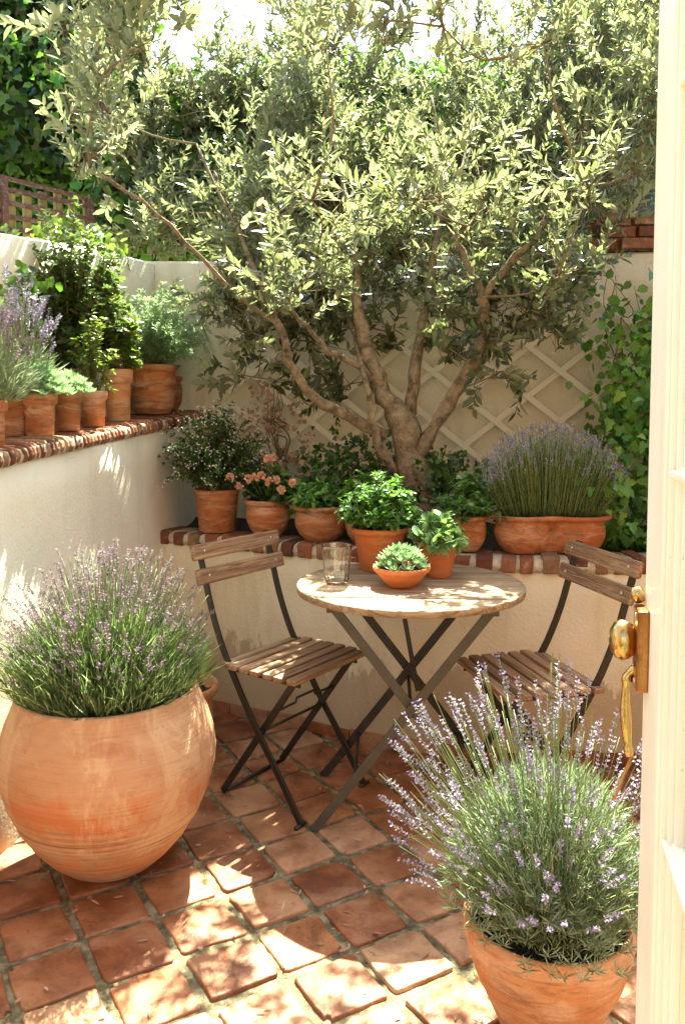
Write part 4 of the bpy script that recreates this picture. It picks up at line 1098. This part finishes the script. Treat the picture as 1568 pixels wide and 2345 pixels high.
mb = MB(); prof = [(TR - .0055, TZ - .0215), (TR, TZ - .020), (TR + .001, TZ - .003), (TR - .001, TZ + .001), (TR - .0055, TZ + .001)]
V = []; sg = 90
for r, z in prof:
    for k in range(sg): V.append((r * math.cos(2 * math.pi * k / sg), r * math.sin(2 * math.pi * k / sg), z + .0006 * math.sin(k * 1.7)))
mb.add(V, [(i * sg + k, i * sg + (k + 1) % sg, ((i + 1) % 5) * sg + (k + 1) % sg, ((i + 1) % 5) * sg + k) for i in range(5) for k in range(sg)])
mb.build('edge_band', M['topwood'], top, True)
for yy in (-.20, .165):
    m = MB(); m.box((0, yy, TZ - th_ - .010), (.50, .030, .014)); m.build('underside_batten', M['iron_grey'], tb)
    for sg_ in (1, -1):
        m = MB(); y2 = yy + (.012 if sg_ > 0 else -.004)
        m.bar([(-sg_ * .235, y2, TZ - .034), (sg_ * .285, y2, .012), (sg_ * .300, y2, .0)], .028, .008, (0, 1, 0))
        lg_ = m.build('leg', M['iron_grey'] if yy < 0 else M['iron'], tb); bevel(lg_, .0015)
        m = MB(); m.box((-sg_ * .230, y2, TZ - .040), (.05, .012, .020)); m.build('bracket', M['iron_grey'], lg_)
for x_, z_ in ((-.17, .155), (.17, .155), (0.0, .36)):
    m = MB(); m.tube([(x_, -.20, z_), (x_, .17, z_)], .006, 8); m.build('stretcher', M['iron'], tb, True)
m = MB(); m.bar([(-.035, .10, TZ - .03), (.03, .10, .33)], .016, .006, (0, 1, 0)); m.build('locking_bar', M['iron'], tb)

# ------------------------------------------------------------------ folding chairs
def make_chair():
    t = empty('folding_chair', (0, 0, 0))
    m = MB(); ys = np.linspace(-.135, .145, 7)
    for k, y in enumerate(ys):
        wd_ = .400 - (.02 if k in (0, 6) else 0)
        z = .452 + .004 * math.cos((y) * 9) + rng.normal(0, .0008)
        m.box((rng.normal(0, .002), y, z), (wd_, .036, .018), Matrix.Rotation(rng.normal(0, .006), 4, 'Z'))
    bevel(m.build('seat', M['wood'], t), .005)
    for z, y, ln in ((.808, -.258, .425), (.730, -.236, .425)):
        m = MB(); m.box((0, 0, 0), (ln, .020, .052)); s = bevel(m.build('back_slat', M['wood'], t), .007, 3)
        s.location = (0, y + .010, z); s.rotation_euler = (R(14), 0, 0)
        for x in (-.165, .165):
            m = MB(); m.lathe([(.0055, 0), (.006, .0015), (.004, .0035)], 12); b_ = m.build('bolt', M['bolt'], s, True)
            b_.location = (x, .0102, .0); b_.rotation_euler = (R(-90), 0, 0)
            m = MB(); m.lathe([(.0055, 0), (.006, .0015), (.004, .0035)], 12); b_ = m.build('bolt', M['bolt'], s, True)
            b_.location = (x, -.0102, .0); b_.rotation_euler = (R(90), 0, 0)
    for sx in (-1, 1):
        x = sx * .168
        pth = bez([(x, -.268, .834), (x, -.237, .73), (x, -.205, .62), (x, -.165, .52), (x, -.125, .445), (x, -.03, .29), (x, .075, .145), (x, .165, .012)], 18)
        m = MB(); m.bar(pth, .022, .009, (1, 0, 0)); bevel(m.build('long_leg', M['iron'], t), .0015)
        x = sx * .150
        m = MB(); m.bar([(x, .125, .436), (x, -.18, .012)], .022, .009, (1, 0, 0)); bevel(m.build('short_leg', M['iron'], t), .0015)
        m = MB(); m.bar([(x * 1.0, .150, .436), (x * 1.0, -.125, .436)], .018, .006, (1, 0, 0)); m.build('seat_rail', M['iron'], t)
        m = MB(); m.tube([(sx * .168 - .02 * sx, .166, .007), (sx * .168 + .026 * sx, .166, .007)], .007, 8); m.build('foot', M['iron'], t, True)
    m = MB(); m.tube([(-.15, -.18, .010), (.15, -.18, .010)], .007, 8); m.build('stretcher', M['iron'], t, True)
    m = MB(); m.tube([(-.168, -.005, .255), (.168, -.005, .255)], .005, 8); m.build('stretcher', M['iron'], t, True)
    m = MB(); m.tube([(-.15, .05, .33), (-.05, .05, .332), (-.045, .05, .345), (.045, .05, .345), (.05, .05, .332), (.15, .05, .33)], .004, 6); m.build('latch_rod', M['iron'], t, True)
    return t
ch = make_chair()
ch.location = (-.150, 2.69, 0); ch.rotation_euler = (0, 0, math.atan2(-.59, .81) - R(90))
ch.location.x -= .012; ch.location.z = 0
tag(ch, 'slatted folding chair left of the table, its seat dappled with sun', 'chair', 'folding bistro chairs at the round table')
c2 = copy_tree(ch)
c2.location = (.575, 2.535, 0); c2.rotation_euler = (0, 0, math.atan2(-.24, -.97) - R(90))
tag(c2, 'slatted folding chair right of the table, half behind the lavender', 'chair', 'folding bistro chairs at the round table')

# ------------------------------------------------------------------ things on the table
ZT = TZ + .0015
gl = empty('water_glass', (-.018, 2.615, ZT), 0, 'fluted clear drinking glass on the left of the table top', 'glass')
fl_ = lambda a, z, r: (r * (1 + (.022 * math.cos(14 * a) if .015 < z < .10 and r > .031 else 0)) * math.cos(a), r * (1 + (.022 * math.cos(14 * a) if .015 < z < .10 and r > .031 else 0)) * math.sin(a))
m = MB(); m.lathe([(.030, 0), (.0345, .001), (.0365, .005), (.038, .015), (.0415, .05), (.0445, .085), (.0465, .108), (.0475, .124), (.047, .1265), (.0462, .1265), (.0458, .124), (.0449, .108), (.0428, .085), (.0396, .05), (.036, .016), (.030, .009), (.02, .0085)], 112, (0, 0, 0), fl_)
m.build('tumbler', M['glass'], gl, True)
t = empty('potted_herb', (.128, 2.845, ZT), 0, 'bushy green herb in the largest orange clay pot at the back of the table', 'potted plant', 'plants on the table')
pot_mesh(t, flowerpot(.098, .066, .150, .16, .006), M['terra_new'], 64, (0, 0, 0), None, .135, .086)
stem_plant(t, (0, 0, .132), .145, .195, 190, 40, .026, .016, 'herb', 'oval', 'stem', .15, .35, .0013, low=.05)
t = empty('potted_herb', (.317, 2.735, ZT), 0, 'broad-leaved pale green plant in the clay pot at the right of the table', 'potted plant', 'plants on the table')
pot_mesh(t, flowerpot(.068, .046, .115, .2, .005), M['terra_new'], 56, (0, 0, 0), None, .10, .058)
stem_plant(t, (0, 0, .095), .090, .105, 64, 10, .042, .026, 'sage', 'round', 'stem', .35, .3, .0018, lift=.6)
t = empty('potted_succulent', (.186, 2.585, ZT), 0, 'pale succulent rosettes in the shallow clay bowl at the front of the table', 'potted plant', 'plants on the table')
pot_mesh(t, [(.040, 0), (.044, .003), (.058, .018), (.076, .038), (.080, .045), (.088, .050), (.0915, .058), (.090, .064), (.085, .065), (.080, .060), (.07, .045)], M['terra_new'], 64, (0, 0, 0), None, .055, .078)
LV = Leaves('oval')
for k in range(30):
    a, rr = k * 2.4, math.sqrt((k + .3) / 30)
    rosette(LV, (.070 * rr * math.cos(a), .070 * rr * math.sin(a), .055 + .058 * (1 - rr * rr) + rng.normal(0, .004)), .031, 19, (math.cos(a) * rr * .9, math.sin(a) * rr * .9))
LV.build('foliage', M['succ'], t)

LV = Leaves('oval'); n = 330
P = np.stack([rng.uniform(-1.0, 1.2, n), rng.uniform(1.3, 3.1, n), np.full(n, .006)], -1)
keep = P[:, 1] < 3.35 - .45 * np.clip(P[:, 0] + .3, 0, .8)
LV.add(P[keep], rng.normal(size=(keep.sum(), 3)) * [1, 1, .12], np.tile([0, 0, 1.0], (keep.sum(), 1)) + rng.normal(0, .25, (keep.sum(), 3)), rng.uniform(.008, .035, keep.sum()), rng.uniform(.004, .011, keep.sum()), rng.uniform(-.2, .2, keep.sum()))
tag(LV.build('leaf_litter', M['dry_fl']), kind='stuff')

# ------------------------------------------------------------------ the house we look out of: unseen facade and doorway, added for bounced light
hf = empty('house_facade', (0, .2, 0), 0, 'unseen brown brick facade of the house around the open glazed door, added for bounced light', 'house')
for nm, x0, x1, z0_, z1_ in (('wall', -5, -.72, -.05, 4.5), ('wall', .36, 3.5, -.05, 4.5), ('wall', -.72, .36, 2.25, 4.5)):
    m = MB(); m.box(((x0 + x1) / 2, -.14, (z0_ + z1_) / 2), (x1 - x0, .28, z1_ - z0_)); m.build(nm, M['house'], hf)

# ------------------------------------------------------------------ open glazed door at the right edge
dd = Vector((.204, 1, 0)).normalized(); dn = Vector((-dd.y, dd.x, 0))       # along the door away from us; its outward normal to the left
dang = math.atan2(dd.y, dd.x)
hinge_end = Vector((.380, 1.03, 0)) - dd * .74
dr = empty('glazed_door', hinge_end, dang, 'cream painted glazed door standing open at the right edge, with brass lock', 'door')
# local: x along the door (0 hinge .. .74 free edge), y = left-hand normal, z up
DW, DT, DZ = .74, .044, 2.15
m = MB(); m.box((DW - .055, -DT / 2, DZ / 2), (.11, DT, DZ - .02)); stile = bevel(m.build('stile', M['paint'], dr), .004, 3)
m = MB(); m.box((.055, -DT / 2, DZ / 2), (.11, DT, DZ - .02)); bevel(m.build('stile', M['paint'], dr), .004, 3)
m = MB(); m.box((DW / 2, -DT / 2, .16), (DW - .224, DT - .004, .28)); m.build('bottom_rail', M['paint'], dr)
m = MB(); m.box((DW / 2, -DT / 2, DZ - .08), (DW - .224, DT - .004, .12)); m.build('top_rail', M['paint'], dr)
def moulding(x, z0_, z1_):
    m = MB()
    for dx, wd_, yy in ((0, .010, -.004), (.010, .014, -.010), (.024, .010, -.015)):
        m.box((x - dx - wd_ / 2, yy - .010, (z0_ + z1_) / 2), (wd_, .020, z1_ - z0_))
    o = m.build('moulding', M['paint'], dr); return bevel(o, .003, 2)
bars = [.80, 1.22, 1.64]
zs = [.30] + bars + [DZ - .14]
moulding(DW - .1105, .30, DZ - .14)
for z in bars:
    m = MB()
    m.box((DW / 2, -.022, z), (DW - .224, .018, .020)); m.box((DW / 2, -.0105, z), (DW - .224, .012, .010))
    bevel(m.build('glazing_bar', M['paint'], dr), .003, 2)
for i in range(4):
    m = MB(); m.box((DW / 2, -.026, (zs[i] + zs[i + 1]) / 2), (DW - .23, .004, zs[i + 1] - zs[i] - .018)); m.build('pane', M['pane'], dr)
# lock, knob and lever
zk = at(1440, 1475, Y=1.02).z
m = MB(); m.box((DW - .022, .007, zk - .002), (.040, .014, .102)); lk = bevel(m.build('lock_case', M['brass_old'], dr), .003, 2)
m = MB(); m.lathe([(.0036, 0), (.0036, .0006), (.001, .0007)], 14); o = m.build('keyhole', M['dark'], lk, True); o.location = (DW - .024, .0141, zk - .022); o.rotation_euler = (R(-90), 0, 0)
for zz_ in (.040, -.042):
    m = MB(); m.lathe([(.0035, 0), (.0035, .0012), (.0015, .0022)], 14); o = m.build('screw', M['bolt'], lk, True); o.location = (DW - .024, .0135, zk + zz_); o.rotation_euler = (R(-90), 0, 0)
m = MB(); m.tube([(DW - .008, .004, zk + .003), (DW - .006, .016, zk + .004)], .008, 16); m.build('knob_neck', M['brass'], lk, True)
m = MB(); pr_ = [(.004, 0), (.009, .001), (.015, .006), (.0195, .014), (.0205, .021), (.018, .028), (.012, .033), (.004, .0355)]
m.lathe(pr_, 40); kb = m.build('knob', M['brass'], lk, True); kb.location = (DW - .006, .008, zk + .004); kb.rotation_euler = (R(-90), 0, R(10)); kb.scale = (1, 1.25, 1)
m = MB(); m.tube(bez([(DW - .010, .010, zk - .030), (DW - .006, .020, zk - .045), (DW - .004, .021, zk - .085), (DW - .004, .018, zk - .120), (DW - .004, .015, zk - .150)], 26),
                 [.0055, .0055, .0052, .005, .0048, .0048, .0066, .0066, .005, .0048, .0052, .0058, .0064, .0069, .0072, .0073, .0072, .0069, .0064, .0058, .0052, .0048, .0062, .0062, .0045, .003], 20); m.build('lever', M['brass'], lk, True)
m = MB(); m.tube([(DW - .004, .006, zk + .052), (DW - .004, .010, zk + .062), (DW - .003, .012, zk + .070)], [.006, .0085, .006], 14); m.build('latch_finial', M['brass'], lk, True)
m = MB(); m.tube(bez([(DW - .006, .012, zk - .145), (DW - .010, .022, zk - .17), (DW - .02, .035, zk - .20)], 8), .0022, 6); m.build('cord', M['brass_old'], lk, True)
